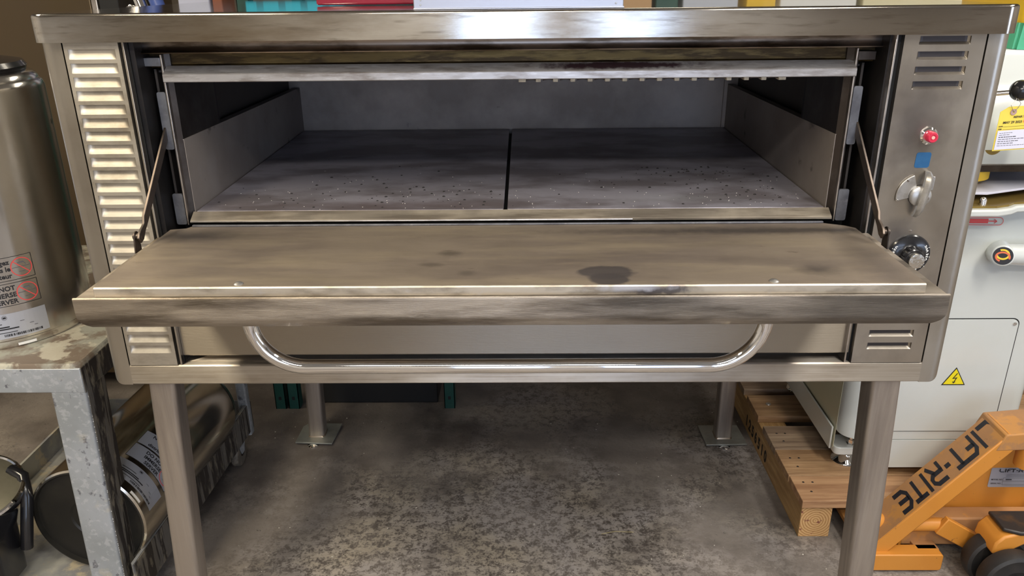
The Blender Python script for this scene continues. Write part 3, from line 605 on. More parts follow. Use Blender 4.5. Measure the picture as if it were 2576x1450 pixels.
# ================================================================= utility cart at left
cart = thing('utility_cart', 'grey chipped steel utility cart standing left of the oven', 'cart', (-1.33, .5, FZ))
def Cc(n, bm, m, parent=None, **k): return make(n, bm, m, parent or cart, **k)
CT = .765
bm = B(); pr = rrect(-1.66, -1.083, .055, .97, .03, 5)
loft(bm, [[(x, y, CT-.075) for x, y in pr], [(x, y, CT-.006) for x, y in pr]], True, False)
pi_ = rrect(-1.656, -1.087, .059, .966, .028, 5)
loft(bm, [[(x, y, CT-.006) for x, y in pr], [(x, y, CT) for x, y in pi_]], True, False)
pj_ = rrect(-1.64, -1.103, .075, .95, .02, 5)
loft(bm, [[(x, y, CT) for x, y in pi_], [(x, y, CT-.004) for x, y in pj_]], True, False); bm.faces.new(vs(bm, [(x, y, CT-.004) for x, y in pj_]))
Cc('top_shelf', bm, cart_top, smooth=40)
bm = B(); box(bm, -1.648, -1.082, .0535, .058, CT-.078, CT-.012)
v = box(bm, -1.648, -1.083, .058, .062, CT-.078, CT-.012); Cc('front_apron', bm, cart_paint, bevel=.002)
bm = B(); box(bm, -1.0835, -1.0805, .056, .95, CT-.08, CT-.012); Cc('side_apron', bm, cart_side, bevel=.001)
for (x, y, s) in ((-1.125, .09, 1), (-1.615, .09, -1), (-1.045, .93, 1), (-1.615, .93, -1)):
    front = y < .5; zt = CT-.076; zb = .02
    xb = x-.022 if front else x
    bm = B(); W2 = .044 if front else .018; dd = .036 if front else .018
    q = [(s*W2, -dd), (-s*W2, -dd), (-s*W2, -dd+.004), (s*(W2-.004), -dd+.004), (s*(W2-.004), dd), (s*W2, dd)]
    q = rrect(-W2, W2, -dd, dd, .006, 3)
    loft(bm, [[(xb+a, y+b, zb) for a, b in q], [(x+a, y+b, zt) for a, b in q]])
    lg = Cc('leg', bm, cart_paint, smooth=40)
    if front and s > 0:
        bm = B(); loft(bm, [[(xb+W2+.001, y-dd+.006, zb), (xb+W2+.001, y+dd, zb), (xb+W2+.001, y+dd, zb)], [(x+W2+.001, y-dd+.006, zt), (x+W2+.001, y+dd, zt), (x+W2+.001, y+dd, zt)]], False, False)
        bm.free(); bm = B(); box(bm, 0, .002, -dd+.008, dd+.02, 0, 1)
        for vv in bm.verts: tt = vv.co.z; vv.co = Vector((xb+W2+(x-xb)*tt+vv.co.x, y+vv.co.y, zb+(zt-zb)*tt))
        Cc('leg_side', bm, cart_side, lg)
        bm = B(); rr = random.Random(5)
        for k in range(120):
            tt = rr.random(); ex = rr.choice((-1, 1)); r = rr.uniform(.0008, .0022)
            px, py = (W2-.0, -dd+.008) if ex > 0 else (W2, dd+.018)
            lathe(bm, (xb+px+(x-xb)*tt, y+py, zb+(zt-zb)*tt), (1, 0, 0), [(r, 0), (r*.5, .0014)], 5)
        Cc('paint_flakes', bm, mat('paint_flake', (.5, .5, .5), .7), lg)['kind'] = 'stuff'
# lower shelf tray
SZ = .075
bm = B(); ro = [(-1.66, .055), (-1.066, .055), (-1.030, .95), (-1.66, .97)]; ri = [(-1.652, .063), (-1.074, .063), (-1.038, .942), (-1.652, .962)]
loft(bm, [[(x, y, SZ-.035) for x, y in ro], [(x, y, SZ) for x, y in ro]])
for k in (1, 2, 3):
    a, b, c, e = ro[k], ro[(k+1) % 4], ri[(k+1) % 4], ri[k]
    loft(bm, [[(x, y, SZ-.001) for x, y in (a, b, c, e)], [(x, y, .15) for x, y in (a, b, c, e)]])
Cc('lower_shelf', bm, cart_low)
bm = B(); loft(bm, [[(-1.0645, .06, SZ-.04), (-1.0645, .06, .147)], [(-1.0285, .95, SZ-.04), (-1.0285, .95, .147)]], False, False); Cc('shelf_side_skin', bm, cart_side, solid=.002)
for x, y in ((-1.058, .84), (-1.14, .16), (-1.6, .16), (-1.6, .84)):
    bm = B(); lathe(bm, (x-.014, y, FZ+.05), (1, 0, 0), [(.02, 0), (.046, .001), (.05, .006), (.05, .022), (.046, .027), (.02, .028)], 28); cw = Cc('caster_wheel', bm, mat('worn_wheel', (.22, .19, .15), .6, 0, [((.05, .045, .04), 20, (1, 1, 1), .5, .65, .6)]), smooth=40)
    bm = B(); lathe(bm, (x-.016, y, FZ+.05), (1, 0, 0), [(.012, 0), (.012, .032)], 14); Cc('axle', bm, dark_steel, cw)
    bm = B()
    for dx in (-.019, .017): prism(bm, [(-.012, -.052), (.012, -.052), (.035, 0), (-.035, 0)], (x+dx, y, .045), (0, 1, 0), (0, 0, 1), (1, 0, 0), .003)
    Cc('caster_fork', bm, cart_paint, cw)

# ================================================================= coffee servers
def urn_label_set(fn, parent, h1, h2, h3, off, backing=None):
    """two warning labels and a data plate; u runs right, v runs up, off = right end of the labels"""
    def border(x0, x1, y0, y1, w=.0011):
        out = []
        for a, b in (((x0, y0), (x1, y0)), ((x1, y0), (x1, y1)), ((x1, y1), (x0, y1)), ((x0, y1), (x0, y0))): out.append(line2d(a, b, w))
        return out
    blk = B(); red = B(); gry = B(); sil = B()
    for hb, lines, hh in ((h1, ("N'immergez", 'pas le', 'distributeur'), .060), (h2, ('DO NOT', 'IMMERSE', 'SERVER'), .058)):
        for q in border(off-.16, off, hb, hb+hh): put2d(blk, q, fn)
        for k, s in enumerate(lines):
            VF = text2d(s, .0165, 'RIGHT', .0005)
            put2d(blk, ([(a+off-.052, b+hb+hh-.018-.0175*k) for a, b, *_ in VF[0]], VF[1]), fn)
        put2d(red, ring2d(off-.027, hb+hh*.5, .0235, .0022), fn); put2d(red, line2d((off-.044, hb+hh*.5+.017), (off-.010, hb+hh*.5-.017), .0022), fn)
        for q in (line2d((off-.048, hb+hh*.5), (off-.006, hb+hh*.5+.001), .0011), line2d((off-.034, hb+hh*.5+.011), (off-.020, hb+hh*.5+.012), .003), line2d((off-.020, hb+hh*.5+.012), (off-.015, hb+hh*.5+.004), .0016), line2d((off-.034, hb+hh*.5-.012), (off-.02, hb+hh*.5-.012), .0010)): put2d(gry, q, fn)
    if backing:
        bk = B()
        for hb, hh in ((h1, .060), (h2, .058)): put2d(bk, quadgrid(.16, hh, 16, off-.16, hb), backing)
        make('label_backing', bk, silver_label, parent)
    put2d(sil, quadgrid(.17, .066, 16, off-.166, h3), (lambda a, b: fn(a, b, -.0004)))
    put2d(gry, ring2d(off-.092, h3+.056, .0055, .001, 20), fn); put2d(blk, line2d((off-.0955, h3+.056), (off-.0885, h3+.056), .005), fn)
    for j, (a, b, hh, w) in enumerate(((.145, .10, .040, .002), (.06, .05, .041, .001), (.150, .085, .031, .0035), (.150, .065, .0255, .0035), (.04, .03, .030, .001), (.03, .022, .022, .001), (.150, .07, .016, .0018))):
        put2d(blk, line2d((off-a, h3+hh), (off-b, h3+hh), w), fn)
    rr = random.Random(9); x = off-.10
    while x < off-.012:
        w = rr.choice((.0009, .0015, .0024)); put2d(blk, line2d((x, h3+.005), (x, h3+.0115), w), fn); x += w+rr.choice((.0008, .0014))
    for n, b_, m_ in (('label_print', blk, black_ink), ('label_warning_ring', red, red_ink), ('label_pictogram', gry, grey_ink), ('data_plate', sil, silver_label)): make(n, b_, m_, parent)
uc = Vector((-1.412, .330, .762)); UR = .207
urn = thing('coffee_server', 'tall stainless coffee server with a black lid standing upright on the grey cart', 'coffee server', tuple(uc))
bm = B(); lathe(bm, uc, (0, 0, 1), [(UR-.006, 0), (UR-.004, .006), (UR-.004, .018), (UR, .022), (UR, .628), (UR-.004, .640), (UR-.012, .648), (UR-.018, .650)], 96, False)
make('body', bm, urn_m, urn, smooth=30)
bm = B(); lathe(bm, uc, (0, 0, 1), [(UR-.010, .644), (UR-.012, .652), (UR-.02, .662), (UR-.035, .668), (UR-.06, .668)], 96, True); make('shoulder', bm, urn_m, urn, smooth=40)
bm = B(); lathe(bm, uc, (0, 0, 1), [(UR-.034, .668), (UR-.030, .678), (UR-.038, .690), (.11, .702), (.02, .706), (.001, .706)], 64); lid = make('lid', bm, black_plastic, urn, smooth=40)
bm = B(); tube(bm, [(uc.x+.02, uc.y-.02, uc.z+.703), (uc.x+.09, uc.y-.06, uc.z+.724), (uc.x+.145, uc.y-.08, uc.z+.705), (uc.x+.160, uc.y-.085, uc.z+.680)], .012, 12); make('lid_latch', bm, black_plastic, lid, smooth=60)
bm = B(); lathe(bm, (uc.x+.155, uc.y-.075, uc.z+.700), (.8, -.5, .1), [(.011, 0), (.013, .01), (.009, .022), (.001, .024)], 16); make('latch_knob', bm, chrome, lid, smooth=50)
bm = B(); lathe(bm, (uc.x+.185, uc.y+.062, uc.z+.535), (1, .3, 0), [(.014, 0), (.014, .008), (.008, .012)], 16); make('side_boss', bm, urn_m, urn, smooth=40)
fn = wrap(uc, (0, 0, 1), (1, 0, 0), (0, 1, 0), UR+.0008, math.radians(-33.5), 0, 1)
urn_label_set(fn, urn, .178, .113, .028, 0)
bm = B(); put2d(bm, quadgrid(.042, .007, 8, -.075, .003), wrap(uc, (0, 0, 1), (1, 0, 0), (0, 1, 0), UR-.0025, math.radians(-33.5), 0, 1)); make('small_label', bm, white_ink, urn)
# lying server on the lower shelf
ax = Vector((.075, 1, 0)).normalized(); lc = Vector((-1.205, .128, SZ+.166)); LR = .165
d_, lu, lv = ax, ax.cross(Vector((0, 0, 1))).normalized(), None
lv = lu.cross(ax)
ly = thing('coffee_server', 'stainless coffee server lying on its side on the lower shelf of the grey cart', 'coffee server', (lc.x, lc.y+.3, SZ))
bm = B(); lathe(bm, lc, ax, [(LR-.006, .0), (LR-.001, .004), (LR, .01), (LR, .60), (LR-.006, .625), (LR-.03, .65), (LR-.08, .662), (.001, .665)], 80, False); make('body', bm, urn_lying, ly, smooth=35)
bm = B(); lathe(bm, lc, ax, [(LR-.006, .0), (LR-.010, -.001), (LR-.012, .012), (.06, .012), (.055, .016), (.001, .016)], 80, False); make('underside', bm, urn_base, ly, smooth=35)
fn2 = wrap(lc, ax, lu, lv, LR+.0009, math.radians(8), 0, -1)
urn_label_set(fn2, ly, .175, .112, .030, 0, wrap(lc, ax, lu, lv, LR+.0005, math.radians(8), 0, -1))
bm = B(); put2d(bm, quadgrid(.04, .008, 8, -.08, .008), fn2); make('small_label', bm, white_ink, ly)
# squat black server standing in front on the lower shelf
jc = Vector((-1.480, .078, SZ)); jt = Vector((.30, -.50, .81)).normalized()
jug = thing('airpot', 'squat beige airpot with black collar and round steel lid on the lower cart shelf', 'airpot', tuple(jc))
bm = B(); lathe(bm, (jc.x-.055, jc.y+.02, SZ), (0, 0, 1), [(.085, 0), (.09, .01), (.092, .24), (.085, .26)], 48); make('body', bm, mat('beige_enamel', (.30, .26, .19), .4), jug, smooth=40)
bm = B(); pr = rrect(-.064, .064, -.06, .06, .02, 4); z0 = SZ+.03
loft(bm, [[(jc.x+.03+a*.85, jc.y-.02+b, z0) for a, b in pr], [(jc.x+.035+a*.9, jc.y-.02+b, z0+.15) for a, b in pr], [(jc.x+.035+a*1.05, jc.y-.02+b*1.1, z0+.185) for a, b in pr], [(jc.x+.03+a, jc.y-.01+b, z0+.215) for a, b in pr]]); jb = make('front_housing', bm, black_plastic, jug, smooth=40)
bm = B(); ribbon(bm, [(-.014, 0), (0, .022), (.014, 0), (0, -.022), (-.014, 0)], .0022, (jc.x+.055, jc.y-.0815, z0+.12), (1, 0, 0), (0, 0, 1), (0, -1, 0), .001); make('embossed_mark', bm, cast_m, jb)
lc2 = Vector((jc.x+.01, jc.y+.03, SZ+.285))
bm = B(); lathe(bm, lc2, (.18, -.35, .92), [(.103, -.03), (.112, 0), (.109, .006), (.104, .008), (.100, .004), (.04, .004)], 64, False); lathe(bm, lc2, (.18, -.35, .92), [(.098, -.05), (.105, -.03), (.112, -.002)], 48, False); make('lid_rim', bm, chrome, jug, smooth=35)
bm = B(); lathe(bm, lc2, (.18, -.35, .92), [(.101, .004), (.001, .005)], 64, False); make('lid', bm, mat('dull_lid_steel', (.33, .31, .24), .4, .9, [((.2, .19, .14), 10, (1, 1, 1), .4, .7, .6)]), jug)
bm = B(); lathe(bm, lc2+Vector((-.035, -.01, 0)), (.18, -.35, .92), [(.042, .004), (.044, .012), (.038, .018), (.001, .018)], 32); make('lid_knob', bm, urn_m, jug, smooth=40)
bm = B(); tube(bm, [(jc.x+.06, jc.y+.10, SZ+.30), (jc.x+.10, jc.y+.085, SZ+.29), (jc.x+.115, jc.y+.06, SZ+.24), (jc.x+.115, jc.y+.03, SZ+.17), (jc.x+.105, jc.y+.02, SZ+.10)], .016, 12); make('carry_handle', bm, black_plastic, jug, smooth=60)

# ================================================================= cabinet, racks and goods behind
cab = thing('refrigerator', 'tall bronze-coloured steel cabinet behind the cart at the left edge', 'refrigerator', (-2.1, 1.75, FZ))
bm = B(); box(bm, -2.95, -1.56, 1.42, 2.1, FZ+.08, 2.05); make('cabinet_body', bm, bronze, cab, bevel=.004)
bm = B(); box(bm, -1.95, -1.565, 1.392, 1.418, FZ+.12, 2.0); make('cabinet_door', bm, bronze, cab, bevel=.004)
bm = B(); box(bm, -2.92, -1.962, 1.392, 1.418, FZ+.12, 2.0); make('cabinet_door', bm, bronze, cab, bevel=.004)
bm = B(); box(bm, -1.562, -1.535, 1.385, 1.42, FZ, 2.05); make('corner_trim', bm, edge_m, cab, bevel=.006)
bm = B()
for x in (-2.9, -1.6):
    for y in (1.46, 2.05): cyl(bm, (x, y, FZ), (x, y, FZ+.08), .02)
make('feet', bm, dark_steel, cab)
for x, z in ((-2.02, 1.53), (-1.86, 1.34)):
    bm = B(); lathe(bm, (x, 1.392, z), (0, -1, 0), [(.006, 0), (.004, .004)], 12); make('screw', bm, chrome, cab)
def rack(x0, x1, y0, y1, h, label, posts, beams, beam_m=cyan):
    t = thing('storage_rack', label, 'rack', ((x0+x1)/2, (y0+y1)/2, FZ))
    for x in posts:
        for y in (y0, y1):
            bm = B(); wv = .022
            for (a, b, c, e) in ((-wv, wv, 0, .004), (-wv, -wv+.003, 0, .05), (wv-.003, wv, 0, .05)): box(bm, x+a, x+b, y+c, y+e, FZ, h)
            p = make('upright', bm, teal, t)
            bm = B()
            for k in range(int((h-FZ)/.09)):
                z = FZ+.05+k*.09; prism(bm, rrect(-.006, .006, -.008, .008, .003, 2), (x, y-.0006, z), (1, 0, 0), (0, 0, 1), (0, 1, 0), .0005)
            make('slots', bm, black_matte, p)['kind'] = 'stuff'
    for (a, b, z0, z1) in beams:
        for y in (y0-.03, y1+.055):
            bm = B(); box(bm, a, b, y-.02, y+.02, z0, z1); p = make('beam', bm, beam_m, t, bevel=.004)
            if y < y0:
                bm = B()
                for k in range(int((b-a)/.075)):
                    x = a+.05+k*.075; prism(bm, rrect(-.012, .012, -.008, .008, .003, 2), (x, y-.0208, z0+.014), (1, 0, 0), (0, 0, 1), (0, 1, 0), .0006)
                make('beam_slots', bm, black_matte, p)
        bm = B(); box(bm, a, b, y0, y1, z1-.02, z1); make('shelf_deck', bm, card, t)
    return t
rack(-1.01, -.306, 1.242, 1.95, 2.6, 'teal pallet rack with cyan beams directly behind the oven', (-.960, -.306), [(-.935, -.33, 1.574, 1.66)])
rack(-1.50, -1.01, 1.242, 1.95, 1.50, 'low teal storage rack beside the cyan-beamed one, left of it', (-1.47, -1.016), [(-1.45, -1.04, 1.42, 1.49)], teal)
sh = thing('steel_shelf', 'grey steel shelf with boxes behind the right half of the oven', 'shelf', (.8, 1.85, FZ))
bm = B(); box(bm, -.24, 1.95, 1.55, 2.15, 1.47, 1.50); make('shelf_board', bm, alu, sh)
for x in (-.22, 1.93):
    for y in (1.57, 2.13):
        bm = B(); box(bm, x-.018, x+.018, y-.018, y+.018, FZ, 2.3); make('upright', bm, alu, sh)
def bx(name, x0, x1, y0, y1, z0, z1, m, label, cat='box', extra=None):
    bm = B(); box(bm, x0, x1, y0, y1, z0, z1); o = make(name, bm, m, bevel=.004); return tag(o, label, cat)
bx('film_wrapped_box', -.46, -.335, 1.26, 1.5, 1.661, 1.86, maroon, 'maroon film-wrapped box standing on the cyan rack beam', 'box')
bx('film_wrapped_box', -.19, -.02, 1.58, 1.8, 1.501, 1.78, maroon, 'glossy maroon box on the shelf just behind the aluminium tray', 'box')
bx('cardboard_box', .24, .50, 1.56, 1.8, 1.501, 1.70, card, 'brown cardboard box on the shelf right of the aluminium tray')
bx('plastic_crate', .515, .60, 1.56, 1.8, 1.501, 1.72, teal, 'narrow teal crate beside the cardboard box on the shelf', 'crate')
bx('carton', .62, .83, 1.57, 1.8, 1.501, 1.72, m_simple('pale_grey_carton', (.45, .48, .55)), 'pale grey carton between the teal crate and the yellow box', 'box')
bx('yellow_box', .86, .97, 1.56, 1.8, 1.501, 1.66, yellow_m, 'small yellow box on the steel shelf behind the oven')
bx('carton', .99, 1.28, 1.57, 1.8, 1.501, 1.74, m_simple('white_carton', (.66, .66, .64)), 'white carton right of the small yellow box on the shelf')
bx('carton', 1.30, 1.90, 1.56, 1.8, 1.501, 1.8, m_simple('cream_carton', (.60, .55, .36)), 'wide cream carton at the right end of the steel shelf')
bx('rack_shade_box', -.90, -.36, 1.29, 1.9, FZ+.001, .42, black_matte, 'low black box added on the floor for the dark shade inside the teal rack', 'crate')  # black box added to darken the shadowed space between the rack posts
bx('film_pack', -.485, -.215, .34, .9, 1.5755, 1.592, maroon, 'flat maroon film-wrapped pack lying on the oven top left of the aluminium tray', 'pack')
# goods left of the rack, standing on the low rack
bx('black_bin', -1.49, -1.42, 1.30, 1.6, 1.491, 1.68, black_matte, 'black bin standing on the low rack beside the steel cabinet', 'bin')
bm = B(); tube(bm, [(-1.44+.02*k, 1.24, 1.51+.012*k) for k in range(1)]+[(-1.40, 1.262, 1.502), (-1.385, 1.262, 1.53), (-1.36, 1.262, 1.545), (-1.33, 1.262, 1.53), (-1.31, 1.262, 1.502)], .006, 12)
tag(make('chrome_hoop', bm, chrome, smooth=60), 'thin chrome hoop lying by the black bin on the low rack', 'hoop')
bm = B(); cyl(bm, (-1.33, 1.30, 1.505), (-1.42, 1.36, 1.75), .022, n=24); tag(make('chrome_pipe', bm, chrome, smooth=60), 'leaning chrome pipe behind the oven top near its left corner', 'pipe')
bm = B(); cyl(bm, (-1.27, 1.30, 1.505), (-1.37, 1.36, 1.78), .024, n=24); tag(make('blue_pipe', bm, mat('blue_sleeve', (.05, .09, .30), .4), smooth=60), 'leaning pipe in a blue sleeve beside the chrome one', 'pipe')
bx('white_box', -1.195, -1.085, 1.27, 1.5, 1.491, 1.75, m_simple('lavender_white', (.48, .50, .62)), 'lavender-white box standing on the low rack')
bx('brown_jar', -1.075, -1.04, 1.27, 1.4, 1.491, 1.65, m_simple('rust_red', (.25, .08, .04)), 'small rust-red block between the white box and the cyan beam', 'block')

# ================================================================= wooden pallet
pal = thing('wooden_pallet', 'wooden pallet under the cream dough machine, number stencilled on its side', 'pallet', (1.5, .95, FZ))
for i, x0 in enumerate((.886, 1.42, 1.93)):
    bm = B(); box(bm, x0, x0+.098, .430, 1.50, FZ, .058); st = make('stringer', bm, wood_y, pal, bevel=.002)
    bm = B(); box(bm, x0+.001, x0+.097, .4285, .4299, FZ+.001, .057); make('end_grain', bm, wood_end, st)
for y0, y1 in ((.418, .552), (.556, .707), (.711, .862), (.930, 1.088), (1.135, 1.27), (1.34, 1.49)):
    bm = B(); j = rnd.uniform(-.003, .003); box(bm, .882+j, 2.05, y0, y1, .0585, .0855); bd = make('deck_board', bm, woods[int(y0*7) % 3], pal, bevel=.0015)
    if y0 < .93:
        bm = B()
        for (x, y) in ((.925, y0+.05), (.945, y0+.10), (.915, y0+.10)): lathe(bm, (x, y, .0855), (0, 0, 1), [(.004, 0), (.003, .001)], 10)
        make('nail_heads', bm, dark_steel, bd)
bm = B(); lathe(bm, (.945, 1.02, .0855), (0, 0, 1), [(.010, 0), (.009, .002)], 16); make('staple_plate', bm, cast_m, pal)
bm = B(); V, F = text2d('1 2 5 6 5 1 0', .062, 'LEFT', .0030); k = (1.08-.80)/max(v[0] for v in V)
put2d(bm, ([(a*k, b) for a, b, *_ in V], F), flat((.8852, 1.08, -.035), (0, -1, 0), (0, 0, 1))); make('stencilled_number', bm, mat('stencil_ink', (.02, .015, .01), .8), pal)

# ================================================================= dough machine on the pallet
mc = thing('dough_divider', 'cream enamelled bakery dough machine with a black ball lever, right of the oven', 'bakery machine', (1.3, .9, .086))
def K(n, bm, m, parent=None, **k): return make(n, bm, m, parent or mc, **k)
MX0, MX1, MY0, MY1 = 1.035, 1.60, .55, 1.16
bm = B(); pr = rrect(MX0, MX1, MY0, MY1, .055, 8); pt = rrect(MX0+.02, MX1-.01, MY0+.012, MY1, .06, 8)
loft(bm, [[(x, y, .228) for x, y in pr], [(x, y, .66) for x, y in pr], [(x, y, .90) for x, y in pr], [(x, y, .985) for x, y in pt]]); K('cabinet', bm, cream, smooth=40)
bm = B(); q = rrect(MX0+.10, MX1, MY0-.002, MY1, .01, 4); loft(bm, [[(x, y, .122) for x, y in q], [(x, y, .225) for x, y in q]]); K('skirt', bm, cream, smooth=40)
bm = B(); box(bm, MX0-.0015, MX0-.0002, MY0+.06, MY1-.02, .16, .9); K('side_sheet', bm, cream_side)
bm = B(); prism(bm, [(.0, .0), (.54, .0), (.54, .085), (0, .085)], (MX0-.006, MY0+.065, .150), (0, 1, 0), (0, 0, 1), (-1, 0, 0), .006); K('side_rail', bm, cream, bevel=.003)
for y in (.640, 1.13):
    bm = B(); prism(bm, rrect(-.050, .04, -.045, .04, .018, 5), (1.086, y, .138), (1, 0, 0), (0, 1, 0), (0, 0, 1), .028); tb = K('foot_bracket', bm, cream, bevel=.003)
    bm = B(); lathe(bm, (1.098, y+.006, .0860), (0, 0, 1), [(.047, 0), (.048, .005), (.044, .012), (.028, .020), (.019, .034), (.015, .044), (.015, .054)], 40); K('levelling_foot', bm, chrome, tb, smooth=35)
    bm = B(); lathe(bm, (1.094, y-.022, .166), (0, 0, 1), [(.015, 0), (.015, .004), (.0115, .004), (.0115, .020), (.007, .021), (.007, .030), (.001, .031)], 6); K('bolt', bm, chrome, tb)
bm = B(); pr = rrect(1.16, 1.505, .26, .652, .02, 6); prism(bm, pr, (0, MY0-.003, 0), (1, 0, 0), (0, 0, 1), (0, 1, 0), .0028); pnl = K('access_panel', bm, cream, bevel=.001)
bm = B(); pr2 = rrect(1.158, 1.508, .258, .655, .021, 6); prism(bm, pr2, (0, MY0-.0012, 0), (1, 0, 0), (0, 0, 1), (0, 1, 0), .001); K('panel_gap', bm, black_matte)
bm = B(); lathe(bm, (1.492, MY0-.003, .638), (0, -1, 0), [(.006, 0), (.0055, .003), (.001, .004)], 16); K('panel_screw', bm, chrome, pnl, smooth=40)
tri = [(0, .062), (-.037, 0), (.037, 0)]
bm = B(); prism(bm, tri, (1.347, MY0-.0042, .428), (1, 0, 0), (0, 0, 1), (0, 1, 0), .0008); tr = K('warning_triangle', bm, black_ink)
bm = B(); prism(bm, [(a*.86, .0035+b*.86) for a, b in tri], (1.347, MY0-.0048, .428), (1, 0, 0), (0, 0, 1), (0, 1, 0), .0006); K('triangle_face', bm, mat('hazard_yellow', (.85, .72, .02), .4), tr)
bm = B()
for pts_, wd in (([(.006, .042), (-.005, .024), (.006, .026), (-.001, .010)], .0026), ([(-.005, .013), (-.001, .008), (.004, .013)], .002)): ribbon(bm, pts_, wd, (1.347, MY0-.0052, .428), (1, 0, 0), (0, 0, 1), (0, -1, 0), .0003)
K('lightning_bolt', bm, black_ink, tr)
bm = B(); lathe(bm, (1.585, .46, .885), (0, -1, 0), [(.046, -.1), (.046, 0)], 8); bm.free()
bm = B(); cyl(bm, (1.395, .545, .868), (1.362, .472, .883), .036, .030, 40); kn = K('rotary_switch', bm, cream, smooth=50, bevel=.004)
bm = B(); cyl(bm, (1.38, .50, .878), (1.62, .50, .868), .030, .034, 32); K('switch_arm', bm, cream, kn, smooth=60)
dn = (Vector((1.362, .472, .883))-Vector((1.395, .545, .868))).normalized(); fo = Vector((1.362, .472, .883))+dn*.0006; fu = dn.cross(Vector((0, 0, 1))).normalized()*-1; fv = fu.cross(dn)*-1
if fv.z < 0: fv = -fv
if fu.x < 0: fu = -fu
bm = B(); put2d(bm, ([(0, 0)]+[(.0255*math.cos(2*PI*i/36), .0255*math.sin(2*PI*i/36)) for i in range(36)], [(0, i+1, (i+1) % 36+1) for i in range(36)]), flat(fo, fu, fv)); K('switch_face', bm, black_ink, kn)
def arc2d(cx, cy, rx, ry, a0, a1, w, n=16):
    V = []; 
    for k in (-1, 1):
        for i in range(n+1):
            a = math.radians(a0+(a1-a0)*i/n); V.append((cx+(rx+k*w/2)*math.cos(a), cy+(ry+k*w/2)*math.sin(a)))
    return V, [(i, i+1, i+n+2, i+n+1) for i in range(n)]
fo2 = fo+dn*.0005
bm = B(); put2d(bm, arc2d(-.001, .004, .015, .013, -160, 120, .005), flat(fo2, fu, fv)); K('yellow_arrow', bm, mat('arrow_yellow', (.85, .62, .03), .4), kn)
bm = B(); put2d(bm, arc2d(.0, -.003, .017, .013, -20, 250, .005), flat(fo2+dn*.0003, fu, fv)); K('red_arrow', bm, mat('arrow_red', (.75, .16, .06), .4), kn)
bm = B()
for q in (line2d((1.25, .972), (1.362, .970), .0016), line2d((1.25, .950), (1.362, .948), .0016), arc2d(1.362, .959, .011, .011, -90, 90, .0016), line2d((1.25, .961), (1.33, .960), .0135), line2d((1.33, .960), (1.355, .959), .003), line2d((1.355, .959), (1.347, .965), .002), line2d((1.355, .959), (1.347, .953), .002)):
    put2d(bm, q, lambda a, b: Vector((a+.02, MY0+(b-.9)*.12-.0012, b)))
K('red_arrow_decal', bm, red_ink)
# working table above the cabinet
tabp = [(1.10, .98), (1.10, .50), (1.15, .452), (1.22, .435), (1.30, .435), (1.345, .452), (1.375, .475), (1.42, .482), (1.62, .482), (1.62, .98)]
bm = B(); loft(bm, [[(x, y, 1.008) for x, y in tabp], [(x, y, 1.028) for x, y in tabp]]); K('table_rim', bm, cream, bevel=.005)
bm = B(); ins_ = [(1.35+(x-1.35)*.93, .72+(y-.72)*.93, 1.0285) for x, y in tabp]; loft(bm, [ins_, [(x, y, 1.034) for x, y, z in ins_]]); K('oiled_tray', bm, amber)
bm = B(); lathe(bm, (1.272, .470, 1.030), (0, 0, 1), [(.009, 0), (.009, .018), (.006, .024), (.001, .026)], 20); K('locating_pin', bm, chrome, smooth=45)
bm = B(); prism(bm, [(1.12, .52), (1.30, .505), (1.44, .56), (1.62, .60), (1.62, .9), (1.12, .9)], (0, 0, 1.052), (1, 0, 0), (0, 1, 0), (0, 0, 1), .006); K('pressing_plate', bm, flour_plate, bevel=.001)
bm = B(); box(bm, 1.14, 1.6, .88, 1.0, 1.034, 1.16); K('plate_bracket', bm, dark_steel)
bm = B(); lathe(bm, (1.27, .66, 1.075), (0, 0, 1), [(.10, 0), (.10, .035), (.085, .04)], 40); lathe(bm, (1.27, .66, 1.0585), (0, 0, 1), [(.06, 0), (.06, .02)], 40); K('yellow_guard', bm, yellow_m, smooth=35)
hp = rrect(1.05, 1.64, .52, 1.12, .12, 10)
def hs(s, z, yo=0): return [(1.345+(x-1.345)*s, .82+(y-.82)*s+yo, z) for x, y in hp]
bm = B(); loft(bm, [hs(.90, 1.125), hs(.985, 1.135), hs(1.0, 1.16), hs(1.0, 1.22), hs(.96, 1.27, .005), hs(.88, 1.33, .02), hs(.84, 1.36, .03), hs(.84, 1.415, .03), hs(.80, 1.43, .03)]); K('head', bm, cream, smooth=50)
bm = B(); loft(bm, [hs(.88, 1.105), hs(.90, 1.125)]); K('head_gasket', bm, dark_steel)
bm = B(); lathe(bm, (1.298, .528, 1.195), (0, -1, .1), [(.036, -.01), (.036, .004), (.030, .006), (.001, .006)], 40); K('oval_port', bm, amber, smooth=40)
bm = B(); cyl(bm, (1.10, .50, 1.318), (1.252, .428, 1.344), .0065, n=16); lv_ = K('lever_rod', bm, chrome, smooth=60)
bm = B(); box(bm, 1.18, 1.245, .50, .60, 1.28, 1.33); K('lever_block', bm, black_plastic, lv_, bevel=.006)
bm = B(); sphere(bm, (1.276, .42, 1.350), .0265, 20); K('ball_knob', bm, black_plastic, lv_, smooth=80)
# goods on top of the machine
t = thing('taped_pack', 'yellow pack wound with green tape on top of the dough machine', 'pack', (1.45, .75, 1.431))
bm = B(); prism(bm, rrect(1.372, 1.80, .62, 1.0, .03, 5), (0, 0, 1.432), (1, 0, 0), (0, 1, 0), (0, 0, 1), .26); make('yellow_body', bm, yellow_m, t, bevel=.01)
bm = B(); loft(bm, [[(x+.006*math.sin(i*1.7), y+.004*math.cos(i*2.3), 1.431) for i, (x, y) in enumerate(rrect(1.364, 1.808, .612, 1.008, .03, 8))], [(x, y, 1.50) for x, y in rrect(1.368, 1.804, .616, 1.004, .03, 8)]], True, False); make('green_tape_band', bm, green_tape, t, smooth=40)
